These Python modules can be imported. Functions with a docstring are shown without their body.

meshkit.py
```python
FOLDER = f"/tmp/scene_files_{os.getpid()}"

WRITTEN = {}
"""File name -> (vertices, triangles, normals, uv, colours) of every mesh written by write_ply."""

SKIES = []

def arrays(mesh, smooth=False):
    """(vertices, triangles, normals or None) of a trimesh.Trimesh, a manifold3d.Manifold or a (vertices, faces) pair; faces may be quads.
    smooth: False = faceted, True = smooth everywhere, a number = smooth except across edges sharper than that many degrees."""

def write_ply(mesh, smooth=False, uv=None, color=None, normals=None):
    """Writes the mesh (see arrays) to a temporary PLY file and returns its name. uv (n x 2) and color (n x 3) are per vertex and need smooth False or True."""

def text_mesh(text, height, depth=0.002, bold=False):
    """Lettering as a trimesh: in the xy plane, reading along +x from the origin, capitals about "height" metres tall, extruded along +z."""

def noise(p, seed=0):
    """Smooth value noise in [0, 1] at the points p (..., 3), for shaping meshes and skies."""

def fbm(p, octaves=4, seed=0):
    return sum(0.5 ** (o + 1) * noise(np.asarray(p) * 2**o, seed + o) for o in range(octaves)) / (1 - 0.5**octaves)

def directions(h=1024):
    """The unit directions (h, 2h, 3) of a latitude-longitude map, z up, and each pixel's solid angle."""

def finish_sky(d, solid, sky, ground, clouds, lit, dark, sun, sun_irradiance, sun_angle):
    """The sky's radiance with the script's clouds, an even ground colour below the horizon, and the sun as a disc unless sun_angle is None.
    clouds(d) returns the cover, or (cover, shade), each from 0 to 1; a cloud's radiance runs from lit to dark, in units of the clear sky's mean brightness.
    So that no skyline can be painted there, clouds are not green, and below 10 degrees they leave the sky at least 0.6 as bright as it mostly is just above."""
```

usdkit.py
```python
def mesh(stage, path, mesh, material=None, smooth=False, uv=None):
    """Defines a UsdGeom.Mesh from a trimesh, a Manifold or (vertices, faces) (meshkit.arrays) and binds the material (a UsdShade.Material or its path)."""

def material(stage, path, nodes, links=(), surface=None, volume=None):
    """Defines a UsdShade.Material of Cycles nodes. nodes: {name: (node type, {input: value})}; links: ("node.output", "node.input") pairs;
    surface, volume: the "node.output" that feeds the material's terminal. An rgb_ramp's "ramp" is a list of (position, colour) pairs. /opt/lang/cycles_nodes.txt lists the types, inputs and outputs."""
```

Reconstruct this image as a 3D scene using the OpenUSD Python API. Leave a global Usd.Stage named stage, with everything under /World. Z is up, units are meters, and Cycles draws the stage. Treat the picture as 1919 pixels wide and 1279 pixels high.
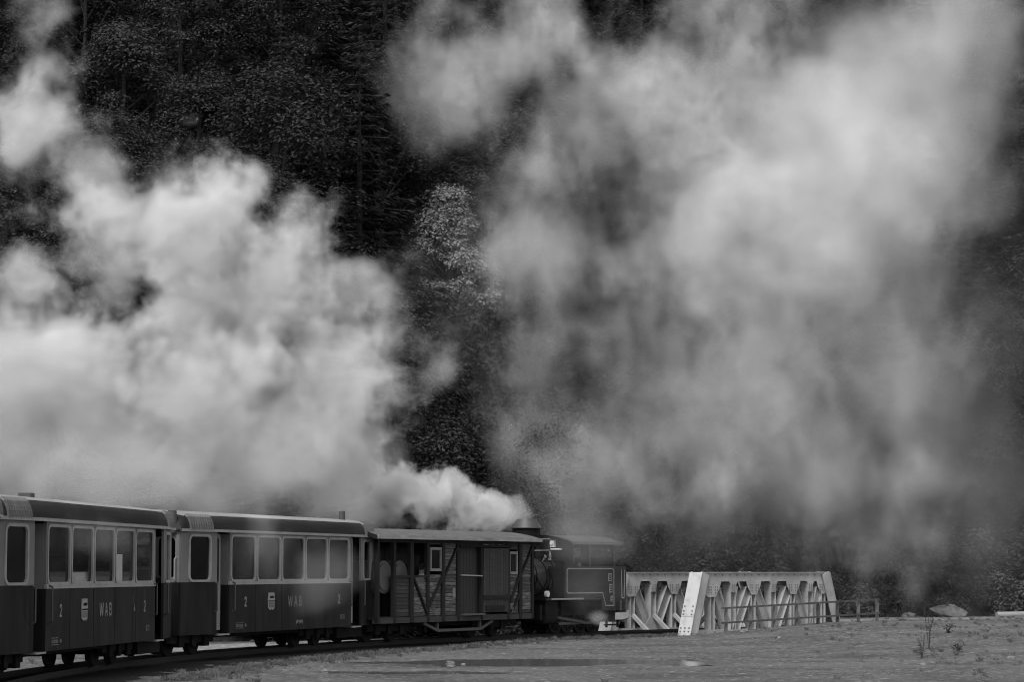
import math
import numpy as np, trimesh, usdkit, meshkit
from shapely.geometry import Polygon, box as sbox
from pxr import Usd, UsdGeom, UsdLux, UsdShade, Gf, Sdf, Vt

PI = math.pi
stage = Usd.Stage.CreateInMemory()
UsdGeom.SetStageUpAxis(stage, 'Z'); UsdGeom.SetStageMetersPerUnit(stage, 1.0)
UsdGeom.Xform.Define(stage, '/World')

# ------------------------------------------------------------ camera, sky, sun, exposure
FPX, PW, PH, HOR, EYE = 5200.0, 1919.0, 1279.0, 1070.0, 1.74
EXPOSURE = 1.5
PITCH = math.atan((HOR - PH / 2) / FPX)
cam = UsdGeom.Camera.Define(stage, '/World/camera')
cam.CreateHorizontalApertureAttr(36.0); cam.CreateFocalLengthAttr(36.0 * FPX / PW)
cam.CreateClippingRangeAttr((0.5, 3000.0)); cam.CreateExposureAttr(EXPOSURE)
_x = UsdGeom.Xformable(cam); _x.AddTranslateOp().Set((0, 0, EYE)); _x.AddRotateXOp().Set(90 + math.degrees(PITCH))
SUN_EL, SUN_AZ = math.radians(52), math.radians(200)
sky_mat = usdkit.material(stage, '/World/Looks/overcast_sky', {
    's': ('sky_texture', {'sky_type': 'single_scattering', 'sun_disc': False, 'sun_elevation': SUN_EL, 'sun_rotation': SUN_AZ}),
    'bw': ('rgb_to_bw', {}),
    'tc': ('texture_coordinate', {}), 'n': ('noise_texture', {'scale': 2.2, 'detail': 4.0}),
    'cl': ('map_range', {'from_min': 0.3, 'from_max': 0.7, 'to_min': 0.75, 'to_max': 1.15}),
    'm': ('math', {'math_type': 'multiply'}),
    'b': ('background_shader', {'strength': 0.11})},
    [('s.color', 'bw.color'), ('tc.generated', 'n.vector'), ('n.fac', 'cl.value'), ('bw.val', 'm.value1'), ('cl.result', 'm.value2'), ('m.value', 'b.color')], surface='b.background')
dome = UsdLux.DomeLight.Define(stage, '/World/sky')
UsdShade.MaterialBindingAPI.Apply(dome.GetPrim()).Bind(sky_mat)
sun = UsdLux.DistantLight.Define(stage, '/World/sun')
sun.CreateNormalizeAttr(True); sun.CreateIntensityAttr(0.4); sun.CreateAngleAttr(20.0); sun.CreateColorAttr((1, 1, 1))
_v = Gf.Vec3d(math.sin(SUN_AZ) * math.cos(SUN_EL), math.cos(SUN_AZ) * math.cos(SUN_EL), math.sin(SUN_EL))
UsdGeom.Xformable(sun).AddTransformOp().Set(Gf.Matrix4d().SetRotate(Gf.Rotation(Gf.Vec3d(0, 0, 1), _v)))

# ------------------------------------------------------------ helpers
used = {}
def numbered(parent, name):
    n = used.setdefault(parent, {}); k = n.get(name, -1) + 1; n[name] = k
    return f'{parent}/{name}' + (f'_{k:03d}' if k else '')
def tag(prim, label=None, cat=None, group=None, kind=None):
    for k, v in (('label', label), ('category', cat), ('group', group), ('kind', kind)):
        if v: prim.SetCustomDataByKey(k, v)
def thing(name, label, cat, loc=(0, 0, 0), rotz=0.0, group=None, kind=None, scale=None):
    p = numbered('/World', name); x = UsdGeom.Xform.Define(stage, p)
    x.AddTranslateOp().Set(tuple(map(float, loc))); x.AddRotateZOp().Set(float(rotz))
    x.AddScaleOp().Set(tuple(map(float, scale or (1, 1, 1))))
    tag(x.GetPrim(), label, cat, group, kind); return p
def part(parent, name, mesh, mat, smooth=False, label=None, kind=None):
    p = numbered(parent, name); usdkit.mesh(stage, p, mesh, mat, smooth)
    tag(stage.GetPrimAtPath(p), label, None, None, kind); return p
def single(name, mesh, mat, label, cat, group=None, kind=None, smooth=False):
    p = numbered('/World', name); usdkit.mesh(stage, p, mesh, mat, smooth); tag(stage.GetPrimAtPath(p), label, cat, group, kind); return p
def copy_of(src, name, label, cat, loc, rotz, scale, group=None):
    p = numbered('/World', name); x = UsdGeom.Xform.Define(stage, p); pr = x.GetPrim()
    pr.GetReferences().AddInternalReference(src); pr.SetInstanceable(True)
    x.ClearXformOpOrder()
    x.AddTranslateOp().Set(tuple(map(float, loc))); x.AddRotateZOp().Set(float(rotz)); x.AddScaleOp().Set(tuple(map(float, scale)))
    tag(pr, label, cat, group); return p
cat_ = trimesh.util.concatenate
def bx(x0, x1, y0, y1, z0, z1):
    m = trimesh.creation.box((abs(x1 - x0), abs(y1 - y0), abs(z1 - z0))); m.apply_translation(((x0 + x1) / 2, (y0 + y1) / 2, (z0 + z1) / 2)); return m
def bar(a, b, w, h, up=(0, 0, 1)):
    a, b = np.array(a, float), np.array(b, float); d = b - a; L = np.linalg.norm(d); d /= L
    s = np.cross(d, up); s = s / np.linalg.norm(s) if np.linalg.norm(s) > 1e-6 else np.array([1.0, 0, 0]); u = np.cross(s, d)
    m = trimesh.creation.box((L, w, h)); T = np.eye(4); T[:3, 0], T[:3, 1], T[:3, 2], T[:3, 3] = d, s, u, (a + b) / 2
    m.apply_transform(T); return m
def rod(a, b, r, n=8): return trimesh.creation.cylinder(radius=r, segment=[a, b], sections=n)
def pipe(pts, r, n=7):
    pts = np.array(pts, float); out = []
    for i in range(len(pts) - 1): out.append(rod(pts[i], pts[i + 1], r, n))
    for p in pts[1:-1]: out.append(trimesh.creation.icosphere(1, r).apply_translation(p))
    return cat_(out)
def disc(c, axis, r, w, n=24):
    c = np.array(c, float); a = np.array(axis, float) * w / 2; return trimesh.creation.cylinder(radius=r, segment=[c - a, c + a], sections=n)
def rrect(x0, x1, z0, z1, r):
    return sbox(x0 + r, z0 + r, x1 - r, z1 - r).buffer(r, quad_segs=3)
def slab(poly, t, fn):
    """A flat plate of outline poly (u, z) and thickness t; fn(u, depth, z) gives its points, depth 0 outside."""
    polys = getattr(poly, 'geoms', [poly]); out = []
    for g in polys:
        m = trimesh.creation.extrude_polygon(g, t, engine='earcut'); v = m.vertices
        m = trimesh.Trimesh(np.stack(fn(v[:, 0], v[:, 2], v[:, 1]), 1), m.faces, process=False)
        if m.volume < 0: m.invert()
        out.append(m)
    return cat_(out)
def grid(P, flip=False):
    n, m = P.shape[:2]; i = np.arange(n * m).reshape(n, m)
    q = np.stack([i[:-1, :-1], i[1:, :-1], i[1:, 1:], i[:-1, 1:]], -1).reshape(-1, 4)
    if flip: q = q[:, ::-1]
    return (P.reshape(-1, 3), q)
def at(px, py, Y):
    """The point at depth Y (metres north of the camera) seen at the photograph's pixel."""
    u, v = (px - PW / 2) / FPX, (PH / 2 - py) / FPX
    c, s = math.cos(PITCH), math.sin(PITCH); dy, dz = c - v * s, s + v * c
    return np.array([u / dy * Y, Y, EYE + dz / dy * Y])
def text(s, h, depth=0.006, bold=True):
    m = meshkit.text_mesh(s, h, depth, bold); m.apply_translation((-m.bounds.mean(0)[0], 0, 0)); return m
def on_side(m, x, z, y=-1.083):
    v = m.vertices; return trimesh.Trimesh(np.stack([x + v[:, 0], y - v[:, 2], z + v[:, 1]], 1), m.faces, process=False)

# ------------------------------------------------------------ materials (the photograph is black and white: all greys)
LK = '/World/Looks/'
def mat(name, lo, hi, rough=0.7, scale=3.0, detail=5.0, bump=0.0, bscale=None, spec=0.5, stretch=(1, 1, 1), metallic=0.0, obj=True, contrast=(0.3, 0.7)):
    nodes = {'tc': ('texture_coordinate', {}), 'g': ('geometry', {}), 'mp': ('mapping', {'scale': stretch}),
             'n': ('noise_texture', {'scale': scale, 'detail': detail, 'roughness': 0.6}),
             'r': ('rgb_ramp', {'ramp': [(contrast[0], (lo,) * 3), (contrast[1], (hi,) * 3)]}),
             'p': ('principled_bsdf', {'roughness': rough, 'specular_ior_level': spec, 'metallic': metallic})}
    links = [('tc.object' if obj else 'g.position', 'mp.vector'), ('mp.vector', 'n.vector'), ('n.fac', 'r.fac'), ('r.color', 'p.base_color')]
    if bump:
        nodes['n2'] = ('noise_texture', {'scale': bscale or scale * 6, 'detail': 4.0}); nodes['b'] = ('bump', {'strength': 1.0, 'distance': bump})
        links += [('mp.vector', 'n2.vector'), ('n2.fac', 'b.height'), ('b.normal', 'p.normal')]
    return usdkit.material(stage, LK + name, nodes, links, surface='p.BSDF')
M = {}
M['cream'] = mat('cream_paint', .06, .10, .45, 1.2, bump=.004, bscale=3)
M['pale_trim'] = mat('pale_trim_paint', .12, .19, .4, 4)
M['door_cream'] = mat('door_paint', .13, .19, .45, 3)
M['red'] = mat('dark_coach_paint', .002, .012, .5, 3.0, spec=.1, stretch=(1.2, 1.2, .2), bump=.004, bscale=3)
M['roof'] = mat('coach_roof_paint', .005, .018, .7, 1.4, spec=.15, stretch=(.5, 1, 1))
M['roof_sheet'] = mat('coach_roof_sky_sheen', .11, .22, .5, 1.1, stretch=(1, .4, 1))  # pale tone puts the sky reflection into the colour of the flat top
M['ribs'] = mat('ribbed_hood_paint', .035, .06, .5, 4)
M['black'] = mat('sooty_black', .002, .006, .85, 6, bump=.006, spec=.15)
M['seat'] = mat('seat_cover', .015, .03, .8, 8)
M['rubber'] = mat('black_rubber', .008, .012, .6, 8)
M['letter'] = mat('lettering', .05, .15, .6, 9)
M['letter_dim'] = mat('lettering_dim', .04, .1, .6, 14)
M['curtain'] = mat('curtain_cloth', .2, .27, .9, 5)
M['steel'] = mat('bare_steel', .3, .4, .35, 6, metallic=.8)
M['handle'] = mat('dark_handrail', .012, .02, .4, 5)
M['stack'] = mat('stack_iron', .02, .035, .6, 8)
wood = [mat(f'weathered_board_{k}', a, b, .85, 9, stretch=(.35, 1, 3), bump=.006, bscale=30, contrast=(.38, .62)) for k, (a, b) in enumerate([(.005, .015), (.008, .035), (.006, .06), (.014, .11), (.003, .009)])]
M['frame_wood'] = mat('dark_timber', .004, .010, .85, 6, spec=.2, stretch=(1, 1, .2), bump=.004)
M['board_edge'] = mat('roof_edge_board', .10, .22, .8, 6, stretch=(.3, 1, 1))
M['felt'] = mat('roof_felt', .035, .08, .9, 3)
M['win_wood'] = mat('window_frame_wood', .09, .13, .7, 8)
M['dim_wood'] = mat('grey_board', .03, .05, .8, 7)
M['tank'] = mat('tank_sheet', .035, .06, .4, 2)
M['loco'] = mat('locomotive_paint', .003, .008, .5, 2.5, spec=.3, bump=.003, bscale=10)
M['boiler'] = mat('boiler_paint', .01, .02, .35, 2, bump=.004)
M['stack_cap'] = mat('chimney_cap', .02, .035, .55, 4)
M['line'] = mat('lining_paint', .10, .16, .5, 9)
M['beam'] = mat('buffer_beam_paint', .18, .28, .5, 5)
M['rust'] = mat('rusty_iron', .02, .04, .8, 9, bump=.004)
M['bridge'] = mat('bridge_paint', .17, .28, .6, 2.2, bump=.003, bscale=14)
M['bridge_pale'] = mat('bridge_warning_paint', .2, .36, .6, 3.0, stretch=(1, 1, 1), contrast=(.22, .5), bump=.004)
M['rivet'] = mat('rivet_paint', .07, .12, .6, 7)
M['deck'] = mat('bridge_deck', .06, .12, .9, 5, bump=.01)
M['rail_dark'] = mat('railing_iron', .02, .06, .7, 5)
M['rail_pale'] = mat('railing_post', .07, .12, .7, 4)
M['rail'] = mat('track_rail', .004, .01, .7, 5, spec=.25)
M['rail_top'] = mat('worn_rail_head', .3, .4, .3, 5, metallic=.7)
M['sleeper'] = mat('tarred_sleeper', .004, .01, .9, 6, bump=.01)
M['ballast'] = mat('oily_ballast_and_shade', .002, .014, .95, 9, 6, bump=.05, bscale=16, obj=False, spec=.15)  # real ballast, and also the painted shadow strip beside the train
M['stone'] = mat('pale_stone', .07, .16, .9, 6, bump=.02)
M['grey_stone'] = mat('grey_stone', .05, .11, .9, 6, bump=.02)
M['rock'] = mat('boulder_rock', .035, .14, .9, 3.5, bump=.06, bscale=6)
M['bark'] = mat('tree_bark', .006, .014, .95, 5, stretch=(1, 1, .3), bump=.03)
M['skin'] = mat('skin', .3, .36, .6, 5)
M['shirt'] = mat('white_shirt', .55, .65, .9, 9)
M['hair'] = mat('dark_hair', .02, .03, .7, 20)
M['log'] = mat('peeled_log', .16, .24, .9, 3, stretch=(.3, 1, 1))
M['lamp_glass'] = mat('lamp_lens', .35, .45, .15, 3)
def leaf(name, lo, hi, tr=.25, rough=.5):
    return usdkit.material(stage, LK + name, {
        'o': ('geometry', {}), 'oi': ('object_info', {}), 'w': ('math', {'math_type': 'multiply_add', 'value2': .25, 'value3': 0.0}), 'ad': ('math', {'math_type': 'multiply_add', 'value2': .75}),
        'r': ('rgb_ramp', {'ramp': [(0, (lo,) * 3), (1, (hi,) * 3)]}),
        'p': ('principled_bsdf', {'roughness': rough, 'specular_ior_level': .15}), 't': ('translucent_bsdf', {}), 'm': ('mix_closure', {'fac': tr})},
        [('o.random_per_island', 'w.value1'), ('oi.random', 'ad.value1'), ('w.value', 'ad.value3'), ('ad.value', 'r.fac'), ('r.color', 'p.base_color'), ('r.color', 't.color'), ('p.BSDF', 'm.closure1'), ('t.BSDF', 'm.closure2')], surface='m.closure')
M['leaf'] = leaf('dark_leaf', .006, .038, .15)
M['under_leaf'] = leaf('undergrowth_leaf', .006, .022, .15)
M['needle'] = leaf('dark_needle', .007, .032, .1)
M['pale_leaf'] = leaf('pale_leaf', .14, .24)
M['bush_leaf'] = leaf('bush_leaf', .03, .075)
M['grass'] = leaf('grass_blade', .05, .14)
M['dry'] = leaf('dry_weed', .03, .06)
M['glass'] = usdkit.material(stage, LK + 'window_glass', {
    'f': ('fresnel', {'IOR': 1.5}), 't': ('transparent_bsdf', {'color': (.35,) * 3}), 'g': ('glossy_bsdf', {'color': (.8,) * 3, 'roughness': .03}), 'm': ('mix_closure', {})},
    [('f.fac', 'm.fac'), ('t.BSDF', 'm.closure1'), ('g.BSDF', 'm.closure2')], surface='m.closure')
M['water'] = usdkit.material(stage, LK + 'puddle_water', {
    'g': ('geometry', {}), 'n': ('noise_texture', {'scale': 1.5, 'detail': 3.0}), 'b': ('bump', {'strength': 1.0, 'distance': .002}),
    'p': ('principled_bsdf', {'base_color': (.04,) * 3, 'roughness': .13, 'specular_ior_level': .5})},
    [('g.position', 'n.vector'), ('n.fac', 'b.height'), ('b.normal', 'p.normal')], surface='p.BSDF')
def ground_mat(name, lo, hi):
    return usdkit.material(stage, LK + name, {
        'g': ('geometry', {}),
        'n1': ('noise_texture', {'scale': .35, 'detail': 4.0, 'roughness': .6}), 'n2': ('noise_texture', {'scale': 7.0, 'detail': 6.0, 'roughness': .75}),
        'v': ('voronoi_texture', {'scale': 11.0, 'feature': 'f1'}),
        'a': ('math', {'math_type': 'multiply_add', 'value2': .6}), 'a2': ('math', {'math_type': 'multiply', 'value2': .4}),
        'r': ('rgb_ramp', {'ramp': [(.36, (lo * .5,) * 3), (.5, (lo + (hi - lo) * .42,) * 3), (.64, (hi,) * 3)]}),
        'vs': ('separate_color', {}), 'st': ('map_range', {'from_min': .9, 'from_max': .97, 'to_min': 0.0, 'to_max': .55}), 'mx': ('mix_color', {'b': (hi * 1.9,) * 3}),
        'h': ('math', {'math_type': 'multiply_add', 'value2': -.4}),
        'b': ('bump', {'strength': 1.0, 'distance': .06}), 'p': ('principled_bsdf', {'roughness': .9, 'specular_ior_level': .25})},
        [('g.position', 'n1.vector'), ('g.position', 'n2.vector'), ('g.position', 'v.vector'), ('n1.fac', 'a2.value1'), ('n2.fac', 'a.value1'), ('a2.value', 'a.value3'), ('a.value', 'r.fac'),
         ('v.color', 'vs.color'), ('vs.r', 'st.value'), ('st.result', 'mx.fac'), ('r.color', 'mx.a'),
         ('v.distance', 'h.value1'), ('n2.fac', 'h.value3'), ('h.value', 'b.height'), ('b.normal', 'p.normal'), ('mx.result', 'p.base_color')], surface='p.BSDF')
M['gravel'] = ground_mat('yard_gravel', .036, .125)
M['soil'] = ground_mat('forest_soil', .02, .05)
M['path'] = ground_mat('pale_road_gravel', .11, .2)

# ------------------------------------------------------------ track centre line (s in metres, heading clockwise from north)
TP = [-5.663741226, 63.27356132, .30175314, .01593, .017566, .018201, .018454, .018701, .018947, .019194]
_S = np.arange(-60, 80, .05)
_h = np.cumsum(np.interp(_S, np.linspace(-12, 54, 7), TP[3:])) * .05
_i0 = int(np.argmin(abs(_S))); _h = _h - _h[_i0] + TP[2]
# straight over the bridge
_hb = math.radians(42.1); _h = np.where(_S > 23.8, _hb, _h)
_h = np.where(_S > 34, _hb + .019 * (_S - 34), _h)
_X = np.cumsum(np.sin(_h)) * .05; _Y = np.cumsum(np.cos(_h)) * .05; _X += TP[0] - _X[_i0]; _Y += TP[1] - _Y[_i0]
def track(s, off=0.0):
    X, Y, h = np.interp(s, _S, _X), np.interp(s, _S, _Y), np.interp(s, _S, _h)
    return X + off * np.cos(h), Y - off * np.sin(h), h
def place(cx, cy, heading_deg): return dict(loc=(cx, cy, 0.0), rotz=90.0 - heading_deg)

# ------------------------------------------------------------ terrain
BASE = np.array([[-400, 60], [-60, 66], [-20, 73.0], [-7, 74.5], [0, 81], [6, 88.5], [12, 94.5], [18, 98.5], [30, 101], [70, 103], [400, 140]], float)
def base_y(x): return np.interp(x, BASE[:, 0], BASE[:, 1])
_nrm = math.cos(math.radians(32))
def smooth(t): t = np.clip(t, 0, 1); return t * t * (3 - 2 * t)
def fbm(x, y, s, seed=0, o=4): return meshkit.fbm(np.stack([x * s, y * s, 0 * x], -1), o, seed) - .5
BR0, BR1 = np.array([5.016, 79.923]), np.array([9.771, 85.184])       # foot of the near truss, both ends
BD = (BR1 - BR0) / np.linalg.norm(BR1 - BR0); BN = np.array([BD[1], -BD[0]])
PUD = [(.35, 57.3, 3.6, 2.6), (-2.0, 51.8, 2.1, 1.0)]
def ground_z(x, y):
    z = -.145 + .30 * smooth((x - 3.6 + (y - 80) * .02) / 6.6) * smooth((y - 58) / 24)
    z = z + fbm(x, y, .25, 1) * .08 * smooth((y - 62) / 12 + (x - 3) * .1) + fbm(x, y, 1.3, 2) * .03 + fbm(x, y, 5, 3, 2) * .022
    t = (x - BR0[0]) * BD[0] + (y - BR0[1]) * BD[1]; w = (x - BR0[0]) * BN[0] + (y - BR0[1]) * BN[1]
    pit = smooth((t + .2) / .8) * smooth((7.4 - t) / .8) * smooth((-.35 - w) / .5) * smooth((w + 3.4) / .5)
    for a, b, rx, ry in PUD: z = z - .06 * smooth(1.25 + fbm(x, y, .8, 41) * 1.1 - np.hypot((x - a) / rx, (y - b) / ry))
    return z - 1.1 * pit
def hill_z(x, y):
    d = (y - base_y(x)) * _nrm
    k = np.where(d < 0, d * .6, .95 * d - .25 * np.minimum(d, 3) + 0 * d)
    k = np.minimum(k, 58 + .15 * np.maximum(d - 62, 0))
    return -.05 + .2 * smooth((x - 3) / 8) + k + np.where(d > 0, fbm(x, y, .16, 7) * 3.0 * smooth(d / 6) + fbm(x, y, .7, 8) * .5 * smooth(d / 2), -.15)
def axis(fine0, fine1, step, far):
    a = np.arange(fine0, fine1 + 1e-6, step); g = step * 1.35 ** np.arange(1, 40); lo = fine0 - np.cumsum(g); hi = fine1 + np.cumsum(g)
    return np.r_[lo[lo > -far][::-1], a, hi[hi < far]]
gx, gy = np.meshgrid(axis(-14, 24, .2, 900), axis(43, 104, .2, 900), indexing='ij')
part('/World', 'ground', grid(np.stack([gx, gy, ground_z(gx, gy)], -1)), M['gravel'], True, kind='structure', label='gravel yard beside the track with stones and sparse grass')
hx, hy = np.meshgrid(axis(-32, 40, .8, 500), np.r_[np.arange(60, 150, .8), np.arange(150, 420, 12)], indexing='ij')
hz = hill_z(hx, hy); hz = np.where(hy < base_y(hx) - 1.5, hz - 1.0, hz)
part('/World', 'hillside', grid(np.stack([hx, hy, hz], -1)), M['soil'], True, kind='structure', label='steep forested hillside rising behind the railway')
# pale road strip behind the train and across the yard on the right
def strip(pts, w, seed, dz=.012, n=90):
    pts = np.array(pts, float); t = np.linspace(0, len(pts) - 1, n); c = np.stack([np.interp(t, np.arange(len(pts)), pts[:, k]) for k in (0, 1)], 1)
    for _ in range(8): c[1:-1] = (c[:-2] + c[2:] + 2 * c[1:-1]) / 4
    d = np.gradient(c, axis=0); d /= np.linalg.norm(d, axis=1, keepdims=True); nn = np.stack([d[:, 1], -d[:, 0]], 1)
    u = np.linspace(-1, 1, 9); ww = w * (1 + .25 * fbm(c[:, 0], c[:, 1], .6, seed)[:, None] * 2)
    P = c[:, None] + nn[:, None] * (u[None, :, None] * ww[..., None]); z = ground_z(P[..., 0], P[..., 1]) + dz - .03 * np.abs(u)[None] ** 4
    return grid(np.concatenate([P, z[..., None]], -1))
part('/World', 'path', strip([(-16, 60), (-10, 65.5), (-7, 69), (-4.5, 73), (-2, 77), (1, 81)], 1.9, 21, .02), M['path'], True, kind='structure', label='pale gravel path behind the train')
part('/World', 'road', strip([(9, 86.6), (12, 89.5), (15, 92), (19, 94.2), (26, 96)], 1.5, 22, .02), M['path'], True, kind='structure', label='pale gravel road past the bridge end')
# ballast bed under the track, its near side spread out as painted shadow
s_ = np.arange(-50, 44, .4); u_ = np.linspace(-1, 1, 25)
def ballast_shade_edge(s): return 1.3 + 1.25 * smooth((13 - s) / 9)  # extra near-side width stands in for the shadow of the train
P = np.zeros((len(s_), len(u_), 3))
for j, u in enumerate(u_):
    o = u * 1.5 if u < 0 else u * ballast_shade_edge(s_) * (1 + .25 * fbm(s_, 0 * s_, .5, 12)); lim = 1.5 if u < 0 else ballast_shade_edge(s_)
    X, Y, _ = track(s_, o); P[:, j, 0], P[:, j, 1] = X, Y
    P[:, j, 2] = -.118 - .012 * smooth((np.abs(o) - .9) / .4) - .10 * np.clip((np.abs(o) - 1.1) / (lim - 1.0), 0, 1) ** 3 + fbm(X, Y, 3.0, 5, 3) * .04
part('/World', 'track_ballast', grid(P), M['ballast'], True, kind='structure', label='dark cinder ballast under the rails, widened on the near side as painted shadow')
# puddles lie in dips of the yard
def puddle(cx, cy, rx, ry, seed):
    a = np.linspace(0, 2 * PI, 60, endpoint=False); r = 1 + .5 * fbm(np.cos(a) * 2 + 9, np.sin(a) * 2, 1.0, seed)
    pts = np.stack([cx + rx * r * np.cos(a), cy + ry * r * np.sin(a)], 1); m = trimesh.creation.triangulate_polygon(Polygon(pts), engine='earcut')
    v = np.c_[m[0], np.full(len(m[0]), -.158)]
    part('/World', 'puddle', (v, m[1]), M['water'], kind='structure')
puddle(.35, 57.3, 3.9, 3.0, 31); puddle(-2.0, 51.8, 2.3, 1.2, 32)

# ------------------------------------------------------------ railway track
tk = thing('railway_track', 'narrow gauge railway track curving from left foreground onto the bridge', 'railway track')
for o in (-.4, .4):
    ss = np.arange(-48, 42, 1.0); X, Y, h = track(ss, o)
    prof_ = [(-.05, -.13), (.05, -.13), (.05, -.115), (.012, -.1), (.012, -.035), (.03, -.03), (.03, 0), (-.03, 0), (-.03, -.03), (-.012, -.035), (-.012, -.1), (-.05, -.115), (-.05, -.13)]
    P = np.array([[(x + a * math.cos(hh), y - a * math.sin(hh), z) for a, z in prof_] for x, y, hh in zip(X, Y, h)])
    part(tk, 'rail', grid(P), M['rail'])
for s0 in np.arange(-46, 40, .66):
    x, y, h = track(s0); m = bx(-.11, .11, -.75, .75, -.25, -.125); m.apply_transform(trimesh.transformations.rotation_matrix(PI / 2 - h, (0, 0, 1))); m.apply_translation((x, y, 0))
    part(tk, 'sleeper', m, M['sleeper'])

# ------------------------------------------------------------ coaches
def wheelset(t, x, r=.3, name='wheel'):
    for s in (-1, 1):
        part(t, name, cat_([disc((x, s * .41, r), (0, 1, 0), r, .1), disc((x, s * .36, r), (0, 1, 0), r + .03, .03)]), M['black'])
def bogie(t, x, base=1.32, r=.3, yside=.66):
    f = [bx(x - base / 2 - .45, x + base / 2 + .45, s * yside - .05, s * yside + .05, .26, .44) for s in (-1, 1)]
    f += [bx(x - .2, x + .2, -yside, yside, .25, .5)]
    for s in (-1, 1):
        for k in (-1, 1):
            f.append(bx(x + k * base / 2 - .13, x + k * base / 2 + .13, s * yside - .1, s * yside + .1, .18, .42)); f.append(rod((x + k * base / 2, -.5, r), (x + k * base / 2, .5, r), .06))
        f.append(cat_([disc((x, s * (yside + .06), .3), (0, 1, 0), .13, .08, 12)]))
    b = part(t, 'bogie_frame', cat_(f), M['black'])
    for k in (-1, 1): wheelset(b, x + k * base / 2, r)
LM, RC, XE, INS, YS = 3.8, .2, 6.0, .2, 1.08
def roof_z(y, hw=1.13, z0=2.56, z1=2.98):
    a = np.clip(np.abs(y) / hw, 0, 1); return z0 + (z1 - z0) * np.where(a < .86, 1 - .28 * (a / .86) ** 2, .72 * np.sqrt(np.clip(1 - ((a - .86) / .14) ** 2, 0, 1)))
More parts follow.
